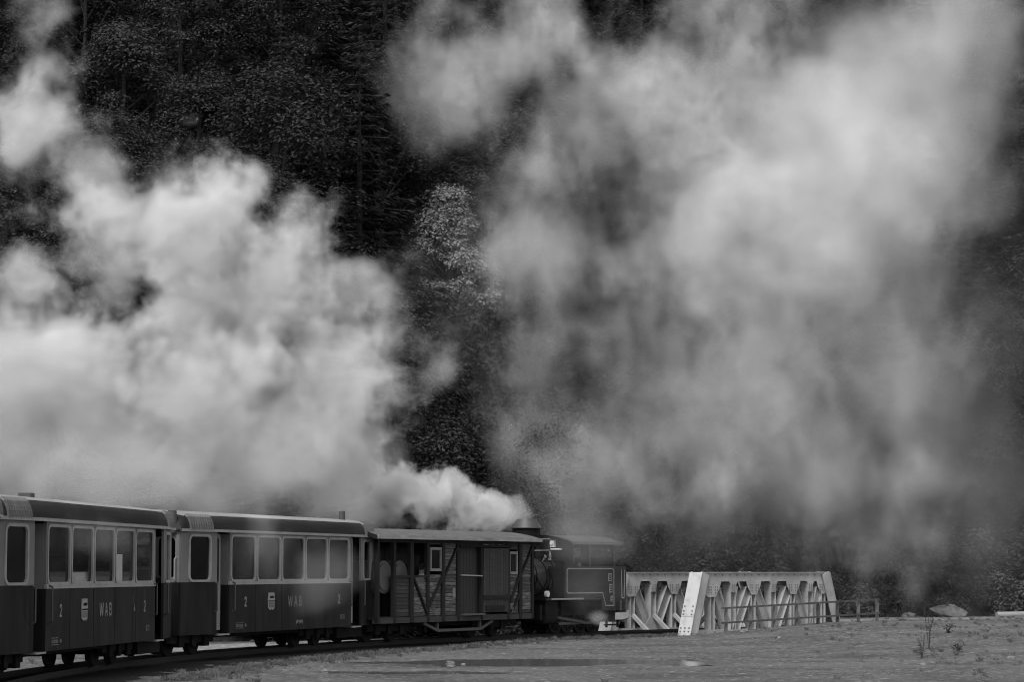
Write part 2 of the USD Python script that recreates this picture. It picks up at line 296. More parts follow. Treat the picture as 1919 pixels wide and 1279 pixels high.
def coach(pl, label, variant):
    t = thing('passenger_coach', label, 'railway coach', **pl)
    for s in (-1, 1):
        F = lambda u, d, z, s=s: (u, s * (YS - d), z)
        holes = [(-3.72 + k * 1.49, -3.72 + k * 1.49 + 1.36) for k in range(5)]
        up = sbox(-LM, 1.52, LM, 2.56)
        for a, b in holes: up = up.difference(rrect(a, b, 1.53, 2.47, .1))
        part(t, 'upper_wall', slab(up, .05, F), M['cream'])
        low = part(t, 'lower_wall', cat_([slab(sbox(-LM, .43, LM, 1.44), .05, F)]), M['red'])
        for xr in (-2.3, -.75, .75, 2.3): part(low, 'panel_seam', bx(xr - .012, xr + .012, s * (YS - .01), s * (YS + .006), .44, 1.43), M['red'])
        part(t, 'waist_trim', slab(sbox(-LM, 1.443, LM, 1.517), .05, lambda u, d, z, s=s: (u, s * (YS + .012 - d), z)), M['pale_trim'])
        for k, (a, b) in enumerate(holes):
            fr = rrect(a - .035, b + .035, 1.497, 2.5, .13).difference(rrect(a + .02, b - .02, 1.55, 2.45, .1))
            w = part(t, 'window', slab(fr, .035, lambda u, d, z, s=s: (u, s * (YS + .016 - d), z)), M['pale_trim'])
            part(w, 'pane', slab(rrect(a + .01, b - .01, 1.54, 2.46, .09), .008, lambda u, d, z, s=s: (u, s * (YS - .025 - d), z)), M['glass'])
        for e in (-1, 1):
            # recessed door between main body and tapered end
            xd0, xd1 = sorted((e * LM, e * 4.5))
            door = sbox(xd0 + .06, .50, xd1 - .02, 2.5).difference(rrect(xd0 + .2, xd1 - .16, 1.5, 2.4, .06))
            d = part(t, 'door', slab(door, .04, lambda u, d_, z, s=s: (u, s * (YS - RC - d_), z)), M['door_cream'])
            part(d, 'pane', slab(rrect(xd0 + .21, xd1 - .17, 1.51, 2.39, .05), .008, lambda u, d_, z, s=s: (u, s * (YS - RC - .02 - d_), z)), M['glass'])
            part(d, 'window_seal', slab(rrect(xd0 + .17, xd1 - .13, 1.47, 2.43, .08).difference(rrect(xd0 + .21, xd1 - .17, 1.51, 2.39, .05)), .02, lambda u, d_, z, s=s: (u, s * (YS - RC + .012 - d_), z)), M['rubber'])
            part(d, 'handle', pipe([(xd0 + .12, s * (YS - RC), 1.18), (xd0 + .12, s * (YS - RC + .06), 1.18), (xd0 + .26, s * (YS - RC + .06), 1.17)], .016), M['steel'])
            part(t, 'door_jamb', cat_([bx(e * LM - e * .05, e * LM + e * .006, s * (YS - RC - .06), s * (YS - .052), 1.44, 2.5)]), M['cream'])
            part(t, 'lower_jamb', bx(e * LM - e * .05, e * LM + e * .006, s * (YS - RC - .06), s * (YS - .052), .43, 1.438), M['red'])
            part(t, 'door_step', cat_([bx(xd0 + .05, xd1 - .05, s * (YS - .32), s * (YS + .03), .40, .43)]), M['steel'] if s < 0 else M['black'])
            # tapered end panel
            L = math.hypot(XE - 4.5, INS); cx, cy = (XE - 4.5) / L, -INS / L
            G = lambda u, d_, z, s=s, e=e: (e * (4.5 + u * cx + d_ * cy), s * (YS + u * cy - d_ * cx), z)
            part(t, 'end_panel', slab(sbox(0, 1.5, L - .02, 2.56).difference(rrect(.28, 1.12, 1.53, 2.45, .1)), .05, G), M['cream'])
            part(t, 'lower_end_panel', slab(sbox(0, .43, L - .02, 1.497), .05, G), M['red'])
            w = part(t, 'end_window', slab(rrect(.24, 1.16, 1.505, 2.48, .13).difference(rrect(.3, 1.1, 1.55, 2.43, .1)), .04, lambda u, d_, z, G=G: G(u, d_ - .016, z)), M['pale_trim'])
            part(w, 'pane', slab(rrect(.29, 1.11, 1.54, 2.44, .09), .008, lambda u, d_, z, G=G: G(u, d_ + .025, z)), M['glass'])
            for xx, yy in ((e * (LM - .14), YS), (e * 4.62, YS - .01)):
                part(t, 'handrail', pipe([(xx, s * yy, 1.5), (xx, s * (yy + .07), 1.47), (xx, s * (yy + .07), .92), (xx, s * yy, .88)], .016), M['handle'])
    for e in (-1, 1):
        E = lambda u, d_, z, e=e: (e * (XE - d_), u, z)
        yw = YS - INS - .01
        part(t, 'end_wall', slab(sbox(-yw, 1.5, yw, 2.56).difference(rrect(-.78, -.42, 1.6, 2.4, .08)).difference(rrect(.42, .78, 1.6, 2.4, .08)).difference(sbox(-.33, 1.5, .33, 2.4)), .05, E), M['cream'])
        part(t, 'lower_end_wall', slab(sbox(-yw, .43, yw, 1.497).difference(sbox(-.33, .5, .33, 1.497)), .05, E), M['red'])
        for y0 in (-.78, .42):
            part(t, 'end_pane', slab(rrect(y0, y0 + .36, 1.6, 2.4, .08), .01, lambda u, d_, z, e=e: (e * (XE - .02 - d_), u, z)), M['glass'])
        part(t, 'gangway_door', slab(sbox(-.33, .5, .33, 2.4), .03, lambda u, d_, z, e=e: (e * (XE - .02 - d_), u, z)), M['cream'])
        part(t, 'end_handrail', pipe([(e * XE, -.80, 2.0), (e * (XE + .07), -.80, 1.97), (e * (XE + .07), -.80, 1.56), (e * XE, -.80, 1.53)], .016), M['pale_trim'])
        part(t, 'end_lamp', disc((e * (XE + .05), -.6, 2.47), (1, 0, 0), .07, .1, 14), M['lamp_glass'])
        for sd in (-1, 1): part(t, 'ribbed_hood', cat_([pipe([(e * x, sd * y * (1 - .16 * (x - 4.5) / 1.5), float(roof_z(np.array(y), 1.13)) + .01) for y in (1.13, 1.12, 1.1, 1.06, .99)], .036, 6) for x in np.arange(4.8, 5.75, .1)]), M['ribs'])
        part(t, 'buffer', cat_([rod((e * XE, 0, .55), (e * (XE + .3), 0, .55), .06), disc((e * (XE + .3), 0, .55), (1, 0, 0), .2, .05)]), M['black'])
    # roof
    xs = np.r_[-6.08, -6.05, -5.98, -5.88, -5.75, np.linspace(-5.6, 5.6, 9), 5.75, 5.88, 5.98, 6.05, 6.08]; ys = np.r_[-1.13, -1.125, -1.11, -1.08, -1.03, np.linspace(-.97, .97, 15), 1.03, 1.08, 1.11, 1.125, 1.13]
    k = np.sqrt(np.clip(1 - (np.clip((abs(xs) - 5.55) / .53, 0, 1)) ** 2, 0.0, 1)); narrow = 1 - .16 * np.clip((abs(xs) - 4.5) / 1.5, 0, 1)
    Z = 2.56 + (roof_z(ys)[None] - 2.56) * k[:, None]
    P = np.stack([np.broadcast_to(xs[:, None], Z.shape), ys[None] * narrow[:, None], Z], -1)
    part(t, 'roof', grid(P), M['roof'], 40)
    m2 = np.abs(ys) < .975
    P2 = P[4:-4][:, m2].copy(); P2[..., 2] += .006
    part(t, 'roof_sheet', grid(P2), M['roof_sheet'], 30)  # flat top coloured lighter than the sides to imitate reflected sky
    part(t, 'ceiling', bx(-5.95, 5.95, -.85, .85, 2.52, 2.555), M['dim_wood'])
    for s in (-1, 1):
        part(t, 'gutter', cat_([bx(-4.5, 4.5, s * 1.1, s * 1.15, 2.53, 2.585)] + [bar((e * 4.5, s * 1.125, 2.557), (e * 6.05, s * .93, 2.557), .05, .055) for e in (-1, 1)]), M['pale_trim'])
    part(t, 'floor', bx(-5.94, 5.94, -.86, .86, .43, .52), M['black'])
    for x in np.arange(-3.4, 3.5, 1.49):
        for s in (-1, 1):
            part(t, 'seat', cat_([bx(x - .25, x + .25, s * .2, s * .98, .55, .95), bx(x - .06, x + .06, s * .2, s * .98, .95, 1.62)]), M['seat'])
    part(t, 'underframe', cat_([bx(-5.9, 5.9, -.7, .7, .34, .428), bx(-1.2, .2, -.9, -.6, .18, .4) if variant == 9 else bx(3.6, 5.4, -.8, .8, .16, .4)]), M['black'])
    bogie(t, -4.9); bogie(t, 2.45)
    # lettering and boards
    g = M['letter']
    part(t, 'class_number', on_side(text('2', .2), -2.9, .98), g); part(t, 'class_number', on_side(text('2', .2), 2.95, .98), g)
    part(t, 'name_lettering', on_side(text('W A B', .22), .05, .95), M['letter_dim'] if variant == 1 else g)
    sh = Polygon([(-.17, .36), (.17, .36), (.19, .2), (.17, .02), (.06, -.02), (0, .02), (-.06, -.02), (-.17, .02), (-.19, .2)])
    cb = part(t, 'crest_board', on_side(slab(sh, .02, lambda u, d, z: (u, z, d)), -1.42, .90), M['pale_trim'])
    part(cb, 'crest_band', on_side(bx(-.18, .18, .165, .19, .02, .026), -1.42, .90), M['black'])
    part(cb, 'crest_lettering', on_side(cat_([bx(-.1 + .05 * i, -.07 + .05 * i, .24, .29, .02, .026) for i in range(5)]), -1.42, .90), M['black'])
    part(cb, 'crest_field', on_side(bx(-.15, .15, .04, .15, .02, .024), -1.42, .90), M['letter_dim'])
    part(t, 'number_lettering', on_side(text('B 31', .1, bold=True), 3.2, .62), M['letter_dim'])
    part(t, 'load_plate', on_side(cat_([bx(-.22, .22, .0, .012, 0, .005), bx(-.22, .22, .11, .122, 0, .005)] + [bx(-.19 + .07 * i, -.15 + .07 * i, .03, .09, 0, .005) for i in range(6)] + [bx(.3, .42, .05, .075, 0, .005), bx(.34, .38, .03, .1, 0, .005)]), -3.25, .52), M['letter_dim'])
    if variant == 0:
        part(t, 'curtain', bx(.8, 1.28, -1.07, -1.06, 1.53, 2.03), M['curtain'], label='pale curtain hanging in one window')
        part(t, 'paint_scratch', on_side(cat_([bx(0, .015, .12, .3, 0, .004), Polygon([(0, 0), (.14, 0), (.05, .16)]) and trimesh.creation.extrude_polygon(Polygon([(0, 0), (.14, 0), (.05, .14)]), .004, engine='earcut')]), 2.1, 1.0), M['letter_dim'])
        part(t, 'roof_vent', bx(-1.68, -1.43, -.2, .02, 2.9, 3.06), M['stack'])
    if variant == 1:
        part(t, 'small_stencil', on_side(cat_([bx(-.2 + .06 * i, -.16 + .06 * i, .02 * (i % 3), .08 + .015 * (i % 2), 0, .005) for i in range(7)]), .35, .55), M['letter'])
        part(t, 'stove_pipe', rod((4.9, -.45, 2.8), (4.9, -.45, 3.16), .075, 14), M['stack'])
        part(t, 'stove_pipe', rod((-6.02, -.72, 2.5), (-6.02, -.72, 2.95), .09, 14), M['stack'])
    return t
coach(place(-8.22, 49.0, 6.04), 'two tone coach in the left foreground with a pale curtain in one window', 0)
coach(place(-5.877, 62.126, 16.16), 'second two tone coach, steam drifting across it, stove pipe on its roof end', 1)
coach(place(-8.57, 35.9, -.6), 'coach cut off by the left edge of the photograph, only its end showing', 2)

# ------------------------------------------------------------ goods van
def van(pl):
    t = thing('goods_van', 'old wooden goods van with weathered planks and an open end bay', 'goods van', **pl)
    YV, X0, X1 = 1.1, -4.35, 4.3; rng = np.random.default_rng(5)
    posts = [(-4.3, .1), (-3.48, .12), (-2.6, .18), (-1.74, .12), (-.92, .16), (-.1, .14), (1.23, .1), (2.78, .16), (3.5, .18), (4.24, .12)]
    windows = {3: (-1.56, -1.02, 1.76, 2.28), 7: (2.9, 3.32, 1.68, 2.2)}
    for s in (-1, 1):
        for i in range(len(posts) - 1):
            a, b = posts[i][0] + posts[i][1] / 2, posts[i + 1][0] - posts[i + 1][1] / 2
            if i == 5 and s < 0: continue                     # open doorway, near side
            if i == 6 and s < 0: continue                     # sliding door, near side
            top = 1.56 if i in (1, 2) else (1.3 if i == 0 else 2.44)
            if i == 0: continue
            z = .62
            while z < top - .03:
                h = min(.093, top - z); segs = [(a, b)]
                if i in windows:
                    wa, wb, z0, z1 = windows[i]
                    if z < z1 + .03 and z + h > z0 - .03: segs = [(a, wa - .03), (wb + .03, b)]
                for p, q in segs:
                    if q - p < .04: continue
                    pale = (i in (2, 4, 8) and z > .7) or (i == 3 and z < 1.7) or (i == 7 and z < 1.6)
                    k = rng.choice([1, 2, 3, 3] if pale else [0, 0, 4, 1]); o = rng.uniform(-.006, .006)
                    part(t, 'plank', bx(p, q, s * (YV - .035 + o), s * (YV + o), z, z + h - .009), wood[k])
                z += .093
        for x, w in posts:
            if s > 0 or True: part(t, 'post', bx(x - w / 2, x + w / 2, s * (YV - .04), s * (YV + .05), .47, 2.5), M['frame_wood'])
        for (xa, za), (xb, zb) in (((-2.5, 1.56), (-1.8, .7)), ((-1.68, .85), (-.95, 1.6)), ((-.9, 1.55), (-.2, 2.3)), ((3.42, 1.1), (3.0, .65)), ((3.6, 1.7), (4.2, 2.35)), ((2.9, .9), (3.42, 1.6))):
            part(t, 'brace', bar((xa, s * (YV + .03), za), (xb, s * (YV + .03), zb), .05, .07, (0, 1, 0)), M['frame_wood'])
        part(t, 'sill_beam', bx(X0, X1, s * (YV - .1), s * (YV + .035), .46, .6), M['dim_wood'] if False else wood[0])
        part(t, 'top_rail', bx(X0, X1, s * (YV - .06), s * (YV + .04), 2.42, 2.52), M['frame_wood'])
        part(t, 'bay_rail', bx(-3.42, -1.8, s * (YV - .06), s * (YV + .045), 1.56, 1.62), M['frame_wood'])
        for i, (wa, wb, z0, z1) in windows.items():
            fr = sbox(wa - .04, z0 - .04, wb + .04, z1 + .04).difference(sbox(wa + .03, z0 + .03, wb - .03, z1 - .03))
            w = part(t, 'window', slab(fr, .05, lambda u, d, z, s=s: (u, s * (YV + .03 - d), z)), M['win_wood'])
            part(w, 'pane', slab(sbox(wa + .02, z0 + .02, wb - .02, z1 - .02), .008, lambda u, d, z, s=s: (u, s * (YV - d), z)), M['glass'])
        # queen post truss rods below
        part(t, 'truss_rod', cat_([bar((-1.75, s * 1.0, .44), (-1.0, s * 1.0, .24), .05, .07), bar((-1.0, s * 1.0, .24), (1.4, s * 1.0, .24), .05, .07), bar((1.4, s * 1.0, .24), (2.1, s * 1.0, .44), .05, .07), bx(-1.03, -.95, s * .97, s * 1.03, .24, .46), bx(1.32, 1.4, s * .97, s * 1.03, .24, .46)]), M['dim_wood'])
        part(t, 'door_track', bx(-.1, 2.9, s * (YV + .05), s * (YV + .1), 2.34, 2.4), M['black'])
    # doorway interior and sliding door of upright boards
    for k in range(9):
        x = 1.28 + k * .16
        part(t, 'door_board', bx(x, x + .15, -(YV + .07), -(YV + .04), .66, 2.32), wood[4 if k % 3 else 0])
    [part(t, 'inner_door_board', bx(-.02 + k * .165, .135 + k * .165, -(YV - .1), -(YV - .14), .62, 2.42), wood[4]) for k in range(8)]; part(t, 'door_brace', bx(1.26, 2.72, -(YV + .1), -(YV + .07), 1.0, 1.1), M['frame_wood']); part(t, 'door_bar', rod((.0, -(YV + .06), 1.62), (1.2, -(YV + .06), 1.6), .018), M['steel'])
    part(t, 'door_step', bx(.05, 1.2, -(YV + .16), -(YV - .02), .6, .64), M['dim_wood'])
    part(t, 'ladder_step', bx(1.35, 2.4, -(YV + .12), -(YV + .02), .72, .84), M['frame_wood'])
    part(t, 'shipping_label', on_side(trimesh.creation.extrude_polygon(rrect(-.07, .07, 0, .24, .03), .01, engine='earcut'), -.3, 1.06, -(YV + .012)), M['win_wood'])
    for x in (-.1, 4.25):
        part(t, 'cross_wall', bx(x - .03, x + .03, -YV + .06, YV - .06, .6, 1.5 if x < -3 else 2.42), M['frame_wood'])
    part(t, 'floor', bx(X0, X1, -YV + .05, YV - .05, .55, .62), M['frame_wood'])
    ys = np.linspace(-1.28, 1.28, 17); xs = np.array([X0 - .25, -2, 0, 2, X1 + .2]); z = 2.55 + .2 * (1 - (ys / 1.28) ** 2)
    top = np.stack(np.broadcast_arrays(xs[:, None], ys[None], z[None] + .03), -1); bot = top.copy(); bot[..., 2] -= .05
    part(t, 'roof', cat_([trimesh.Trimesh(*meshkit.arrays(grid(top))[:2], process=False), trimesh.Trimesh(*meshkit.arrays(grid(bot))[:2], process=False)]), M['felt'])
    for s in (-1, 1): part(t, 'roof_edge', bx(X0 - .25, X1 + .2, s * 1.27, s * 1.31, 2.50, 2.6), M['board_edge'])
    for x in (X0 - .26, X1 + .21):
        e = slab(Polygon([*zip(ys, z + .035), *zip(ys[::-1], z[::-1] - .07)]), .03, lambda u, d, zz, x=x: (x + d, u, zz)); part(t, 'roof_end_board', e, M['frame_wood'])
    part(t, 'underframe', cat_([bx(X0, X1, -.6, .6, .34, .45)]), M['black'])
    bogie(t, -3.0, 1.25); bogie(t, 2.6, 1.25)
    part(t, 'buffer', cat_([rod((X1, 0, .55), (X1 + .3, 0, .55), .06), disc((X1 + .3, 0, .55), (1, 0, 0), .2, .05)]), M['black'])
    part(t, 'brake_handle', pipe([(2.95, -1.12, .62), (2.95, -1.18, .66), (2.95, -1.18, .78)], .02), M['dim_wood'])
    return t
VAN = place(-2.336, 71.175, 26.13); van(VAN)
def in_frame(pl, p):
    a = math.radians(pl['rotz']); c, s = math.cos(a), math.sin(a); return (pl['loc'][0] + p[0] * c - p[1] * s, pl['loc'][1] + p[0] * s + p[1] * c, p[2])
for x0, lab in ((-3.62, 'pale round tank lying in the open van bay, nearest the coach'), (-2.82, 'pale round tank lying in the open van bay, nearer the planks')):
    t = thing('storage_tank', lab, 'tank', in_frame(VAN, (0, 0, 0)), VAN['rotz'])
    part(t, 'shell', cat_([trimesh.creation.cylinder(radius=.4, segment=[(x0, -.92, 1.58), (x0, .92, 1.58)], sections=40), trimesh.creation.cylinder(radius=.33, segment=[(x0, -.95, 1.58), (x0, .95, 1.58)], sections=32)]), M['tank'], 40)
    part(t, 'band', cat_([trimesh.creation.annulus(.4, .415, .05, sections=40, segment=[(x0, y, 1.58), (x0, y + .05, 1.58)]) for y in (-.7, 0, .6)]), M['dim_wood'])
    part(t, 'cradle', cat_([bx(x0 - .3, x0 + .3, y - .05, y + .05, .62, 1.25) for y in (-.6, .6)]), M['frame_wood'])
# person sitting in the bay, only head and shoulders above the boards
def person(pl):
    import manifold3d as mf
    t = thing('person', 'person in a white shirt sitting behind the low boards of the van bay', 'person', in_frame(pl, (-1.36, -.74, 0)), pl['rotz'] + 90)
    def chain(js):
        out = None
        for (a, ra), (b, rb) in js:
            m = mf.Manifold.batch_hull([mf.Manifold.sphere(ra, 16).translate(a), mf.Manifold.sphere(rb, 16).translate(b)]); out = m if out is None else out + m
        return out
    z = .62
    hip, ch, nk, hd = (0, 0, z + .5), (0.0, -.02, z + .86), (0, -.02, z + 1.05), (0, -.04, z + 1.18)
    J = [((hip, .15), (ch, .15)), ((ch, .11), (nk, .055)), ((nk, .055), (hd, .085)), (((0, -.06, z + 1.15), .06), (hd, .085))]
    for s in (-1, 1):
        sh, el, ha = (s * .18, -.02, z + .92), (s * .25, -.12, z + .66), (s * .16, -.36, z + .62)
        J += [((ch, .1), (sh, .06)), ((sh, .058), (el, .045)), ((el, .045), (ha, .032))]
        kn, ft = (s * .12, -.42, z + .48), (s * .13, -.42, z + .06)
        J += [((hip, .12), (kn, .065)), ((kn, .062), (ft, .045)), ((ft, .04), ((s * .13, -.55, z + .04), .035))]
    b = chain(J).refine_to_length(.03).to_mesh(); m = trimesh.Trimesh(b.vert_properties[:, :3], b.tri_verts); trimesh.smoothing.filter_taubin(m, iterations=6)
    part(t, 'body', m, M['skin'], True)
    sm_ = chain([((hip, .165), (ch, .165)), ((ch, .125), ((0, -.02, z + 1.0), .075))] + [p for s in (-1, 1) for p in (((ch, .11), ((s * .18, -.02, z + .92), .075)), (((s * .18, -.02, z + .92), .073), ((s * .25, -.12, z + .66), .06)), (((s * .25, -.12, z + .66), .06), ((s * .18, -.3, z + .63), .05)))])
    b = sm_.refine_to_length(.04).to_mesh(); part(t, 'shirt', trimesh.Trimesh(b.vert_properties[:, :3], b.tri_verts), M['shirt'], True)
    h = trimesh.creation.icosphere(3, 1.0); v = h.vertices; h.update_faces(((v[h.faces].mean(1)[:, 2] > .05) | (v[h.faces].mean(1)[:, 1] > .35))); h.apply_scale((.098, .11, .105)); h.apply_translation((0, -.03, z + 1.21)); part(t, 'hair', h, M['hair'], True)
    part(t, 'nose', trimesh.creation.icosphere(1, .016).apply_translation((0, -.135, z + 1.17)), M['skin'], True)
    for s in (-1, 1):
        part(t, 'eye', trimesh.creation.icosphere(1, .012).apply_translation((s * .032, -.118, z + 1.195)), M['hair'], True)
    return t
person(VAN)

# ------------------------------------------------------------ steam locomotive
def loco(pl):
    t = thing('steam_locomotive', 'black narrow gauge tank locomotive with white lined cab side, entering the bridge', 'locomotive', **pl)
    L = M['loco']
    part(t, 'boiler', trimesh.creation.cylinder(radius=.52, segment=[(-1.75, 0, 1.58), (-.3, 0, 1.58)], sections=40), M['boiler'], 40)
    part(t, 'smokebox_door', cat_([disc((-1.78, 0, 1.58), (1, 0, 0), .46, .06, 32), disc((-1.82, 0, 1.58), (1, 0, 0), .08, .06, 12)]), M['black'])
    part(t, 'boiler_band', cat_([trimesh.creation.annulus(.52, .532, .05, sections=40, segment=[(x, 0, 1.58), (x + .05, 0, 1.58)]) for x in (-1.45, -.95, -.5)]), M['black'])
    ch = part(t, 'chimney', trimesh.creation.revolve(np.array([(0, 2.0), (.2, 2.0), (.17, 2.2), (.22, 2.4), (.36, 2.58), (.385, 2.66), (.385, 2.89), (0, 2.89)]), sections=28).apply_translation((-1.15, 0, 0)), M['black'], 30)
    part(ch, 'spark_arrester', trimesh.creation.revolve(np.array([(.0, 2.89), (.43, 2.89), (.43, 2.915), (.27, 3.15), (0, 3.15)]), sections=28).apply_translation((-1.15, 0, 0)), M['stack_cap'], 25)
    part(t, 'steam_dome', trimesh.creation.revolve(np.array([(0, 1.98), (.22, 1.98), (.21, 2.1), (.2, 2.3), (.14, 2.4), (0, 2.42)]), sections=24).apply_translation((-.68, 0, 0)), L, 30)
    part(t, 'sand_box', cat_([bx(-1.7, -1.42, -.25, .25, 2.0, 2.25)]), L)
    part(t, 'headlamp', cat_([bx(-.42, -.3, -.42, -.3, 2.38, 2.58), disc((-.44, -.36, 2.49), (1, 0, 0), .05, .03, 14), bx(-.4, -.3, -.62, -.3, 2.31, 2.35)]), M['lamp_glass'])
    for (x0, x1, z) in ((-1.45, -.72, 2.59), (-1.5, -.75, 2.28), (-.2, .1, 2.56)):
        part(t, 'handrail', rod((x0, -.5, z), (x1, -.5, z + .01), .014), M['line'])
    for k in range(5):
        x = -.9 + k * .13
        part(t, 'valve', cat_([rod((x, -.3, 1.98), (x, -.36, 2.12 + .05 * (k % 2)), .02), disc((x, -.37, 2.12), (0, 1, 0), .045, .03, 10)]), M['steel'] if k in (1, 3) else M['black'])
    part(t, 'whistle', cat_([rod((-.42, -.3, 2.0), (-.42, -.3, 2.2), .035, 10), rod((-.42, -.3, 2.2), (-.42, -.3, 2.26), .02)]), M['steel'])
    for pts in ([(-1.5, -.54, 1.6), (-1.4, -.62, 1.35), (-1.2, -.66, 1.2), (-1.15, -.66, 1.0)], [(-.9, -.56, 1.8), (-.8, -.6, 1.5), (-1.0, -.66, 1.25)], [(-1.6, -.5, 1.75), (-1.66, -.58, 1.6), (-1.62, -.6, 1.2)], [(-1.2, -.6, 2.0), (-.7, -.6, 2.0), (2.0, -.98, 1.93)]):
        part(t, 'pipe', pipe(pts, .022), M['black'])
    part(t, 'gauge', disc((-1.32, -.78, 1.1), (0, 1, 0), .085, .08, 18), M['lamp_glass'])
    # side tank / cab: panel proud with white lining
    part(t, 'tank', cat_([bx(-.75, 1.95, -.98, .98, .98, 1.86), bx(1.2, 1.95, -.98, .98, .62, .979)]), L)
    rp = [(-.57, 1.79), (1.78, 1.79), (1.84, 1.74), (1.84, .76), (1.40, .76), (1.24, 1.12), (-.57, 1.12), (-.62, 1.17), (-.62, 1.74)]
    ring = Polygon(rp).buffer(.014).difference(Polygon(rp).buffer(-.014))
    part(t, 'lining', slab(ring, .006, lambda u, d, z: (u, -.988 + d, z)), M['line'])
    part(t, 'bunker', bx(1.953, 2.6, -.93, .93, .62, 1.86), L)
    part(t, 'bunker_lining', slab(Polygon([(2.32, 1.76), (2.35, 1.76), (2.37, .98), (2.46, .98), (2.5, 1.76), (2.53, 1.76), (2.49, .95), (2.34, .95)]), .006, lambda u, d, z: (u, -.938 + d, z)), M['line'])
    for k, (z, h, w) in enumerate(((1.44, .22, .16), (1.12, .24, .14), (.87, .16, .11))):
        pl_ = part(t, 'number_plate', bx(1.62 - w / 2 + .05 * k, 1.62 + w / 2 + .05 * k, -.995, -.982, z, z + h), M['line'])
        part(pl_, 'plate_lettering', cat_([bx(1.62 - w / 2 + .05 * k + .02, 1.62 + .05 * k + w / 2 - .02, -.999, -.994, z + h * (.14 + .27 * i), z + h * (.28 + .27 * i)) for i in range(3)]), M['black'])
    part(t, 'tank_filler', disc((.55, -.6, 1.9), (0, 0, 1), .08, .1, 14), M['line'])
    part(t, 'tank_filler', disc((-.2, -.6, 1.9), (0, 0, 1), .06, .08, 14), M['dim_wood'])
    for x in (-.25, .6, 1.9): part(t, 'cab_post', bx(x - .05, x + .05, -.97, -.9, 1.86, 2.5), L); part(t, 'cab_post', bx(x - .05, x + .05, .9, .97, 1.86, 2.5), L)
    part(t, 'cab_front', cat_([bx(-.3, -.24, -.89, .89, 1.3, 2.55)]), L); part(t, 'cab_back', cat_([bx(1.88, 1.95, -.89, .89, 1.862, 2.1), bx(1.88, 1.95, -.89, .89, 2.38, 2.55), bx(1.88, 1.95, -.15, .15, 2.1, 2.38)]), L)
    ys = np.linspace(-1.08, 1.08, 15); z = 2.52 + .2 * (1 - (ys / 1.08) ** 2); xs = np.array([-.5, 0, 1, 2.15])
    top = np.stack(np.broadcast_arrays(xs[:, None], ys[None], z[None]), -1); bot = top.copy(); bot[..., 2] -= .04
    part(t, 'cab_roof', cat_([trimesh.Trimesh(*meshkit.arrays(grid(a))[:2], process=False) for a in (top, bot)]), M['boiler'])
    part(t, 'cab_roof_edge', cat_([bx(-.5, 2.15, s * 1.07, s * 1.1, 2.46, 2.53) for s in (-1, 1)]), M['dim_wood'])
    part(t, 'running_board', cat_([bx(-1.7, 1.1, s * .5, s * 1.0, .93, .97) for s in (-1, 1)]), L)
    part(t, 'running_board_edge', cat_([bx(-1.45, .2, -1.015, -1.002, .94, .985)]), M['line'])
    part(t, 'frame', cat_([bx(-1.75, 2.5, -.33, .33, .35, .93), bx(-1.85, -1.75, -.9, .9, .4, .8), bx(-.3, 1.9, -.6, .6, .5, .98)]), M['black'])
    for s in (-1, 1):
        part(t, 'cylinder', cat_([trimesh.creation.cylinder(radius=.21, segment=[(-1.6, s * .72, .5), (-1.0, s * .72, .5)], sections=24), bx(-1.6, -1.0, s * .5, s * .92, .55, .93)]), M['black'])
        part(t, 'connecting_rod', bar((-1.0, s * .62, .5), (.87, s * .62, .3), .04, .07), M['rust'])
        part(t, 'coupling_rod', bar((-.4, s * .56, .28), (1.5, s * .56, .28), .035, .07), M['rust'])
        part(t, 'spring_hanger', cat_([bx(x - .2, x + .2, s * .45, s * .52, .6, .7) for x in (-.4, .23, .87, 1.5)]), M['black'])
        part(t, 'cab_step', cat_([bx(1.5, 1.56, s * .9, s * .95, .15, .62), bx(2.1, 2.16, s * .9, s * .95, .15, .62), bx(1.5, 2.16, s * .85, s * 1.0, .2, .24)]), M['black'])
    for x in (-.4, .23, .87, 1.5):
        for s in (-1, 1):
            sp = [bar((x, s * .4, .33), (x + .26 * math.cos(a), s * .4, .33 + .26 * math.sin(a)), .05, .04, (0, 1, 0)) for a in np.arange(0, 2 * PI, PI / 5)]
            w = part(t, 'driving_wheel', cat_([trimesh.creation.annulus(.26, .335, .11, sections=28, segment=[(x, s * .345, .335), (x, s * .455, .335)]), disc((x, s * .4, .335), (0, 1, 0), .08, .14, 14)] + sp), M['black'])
    bb = part(t, 'buffer_beam', bx(2.6, 2.72, -.95, .95, .28, .62), M['beam'])
    part(bb, 'warning_stripe', cat_([bar((2.725, y - .12, .3), (2.725, y + .12, .6), .01, .1, (1, 0, 0)) for y in (-.6, 0, .6)]), M['black'])
    part(t, 'step_board', cat_([bx(1.95, 2.6, -1.0, -.95, .36, .56)]), M['beam'])
    part(t, 'step_board_stripe', bar((1.97, -1.004, .30), (2.58, -1.004, .40), .008, .07, (0, 1, 0)), M['black'])
    part(t, 'lamp_bracket', cat_([bx(2.2, 2.23, -1.0, -.97, .62, .9), bx(2.5, 2.53, -1.0, -.97, .62, .9)]), M['dim_wood'])
    return t
LOCO = place(1.028, 77.299, 33.44); loco(LOCO)

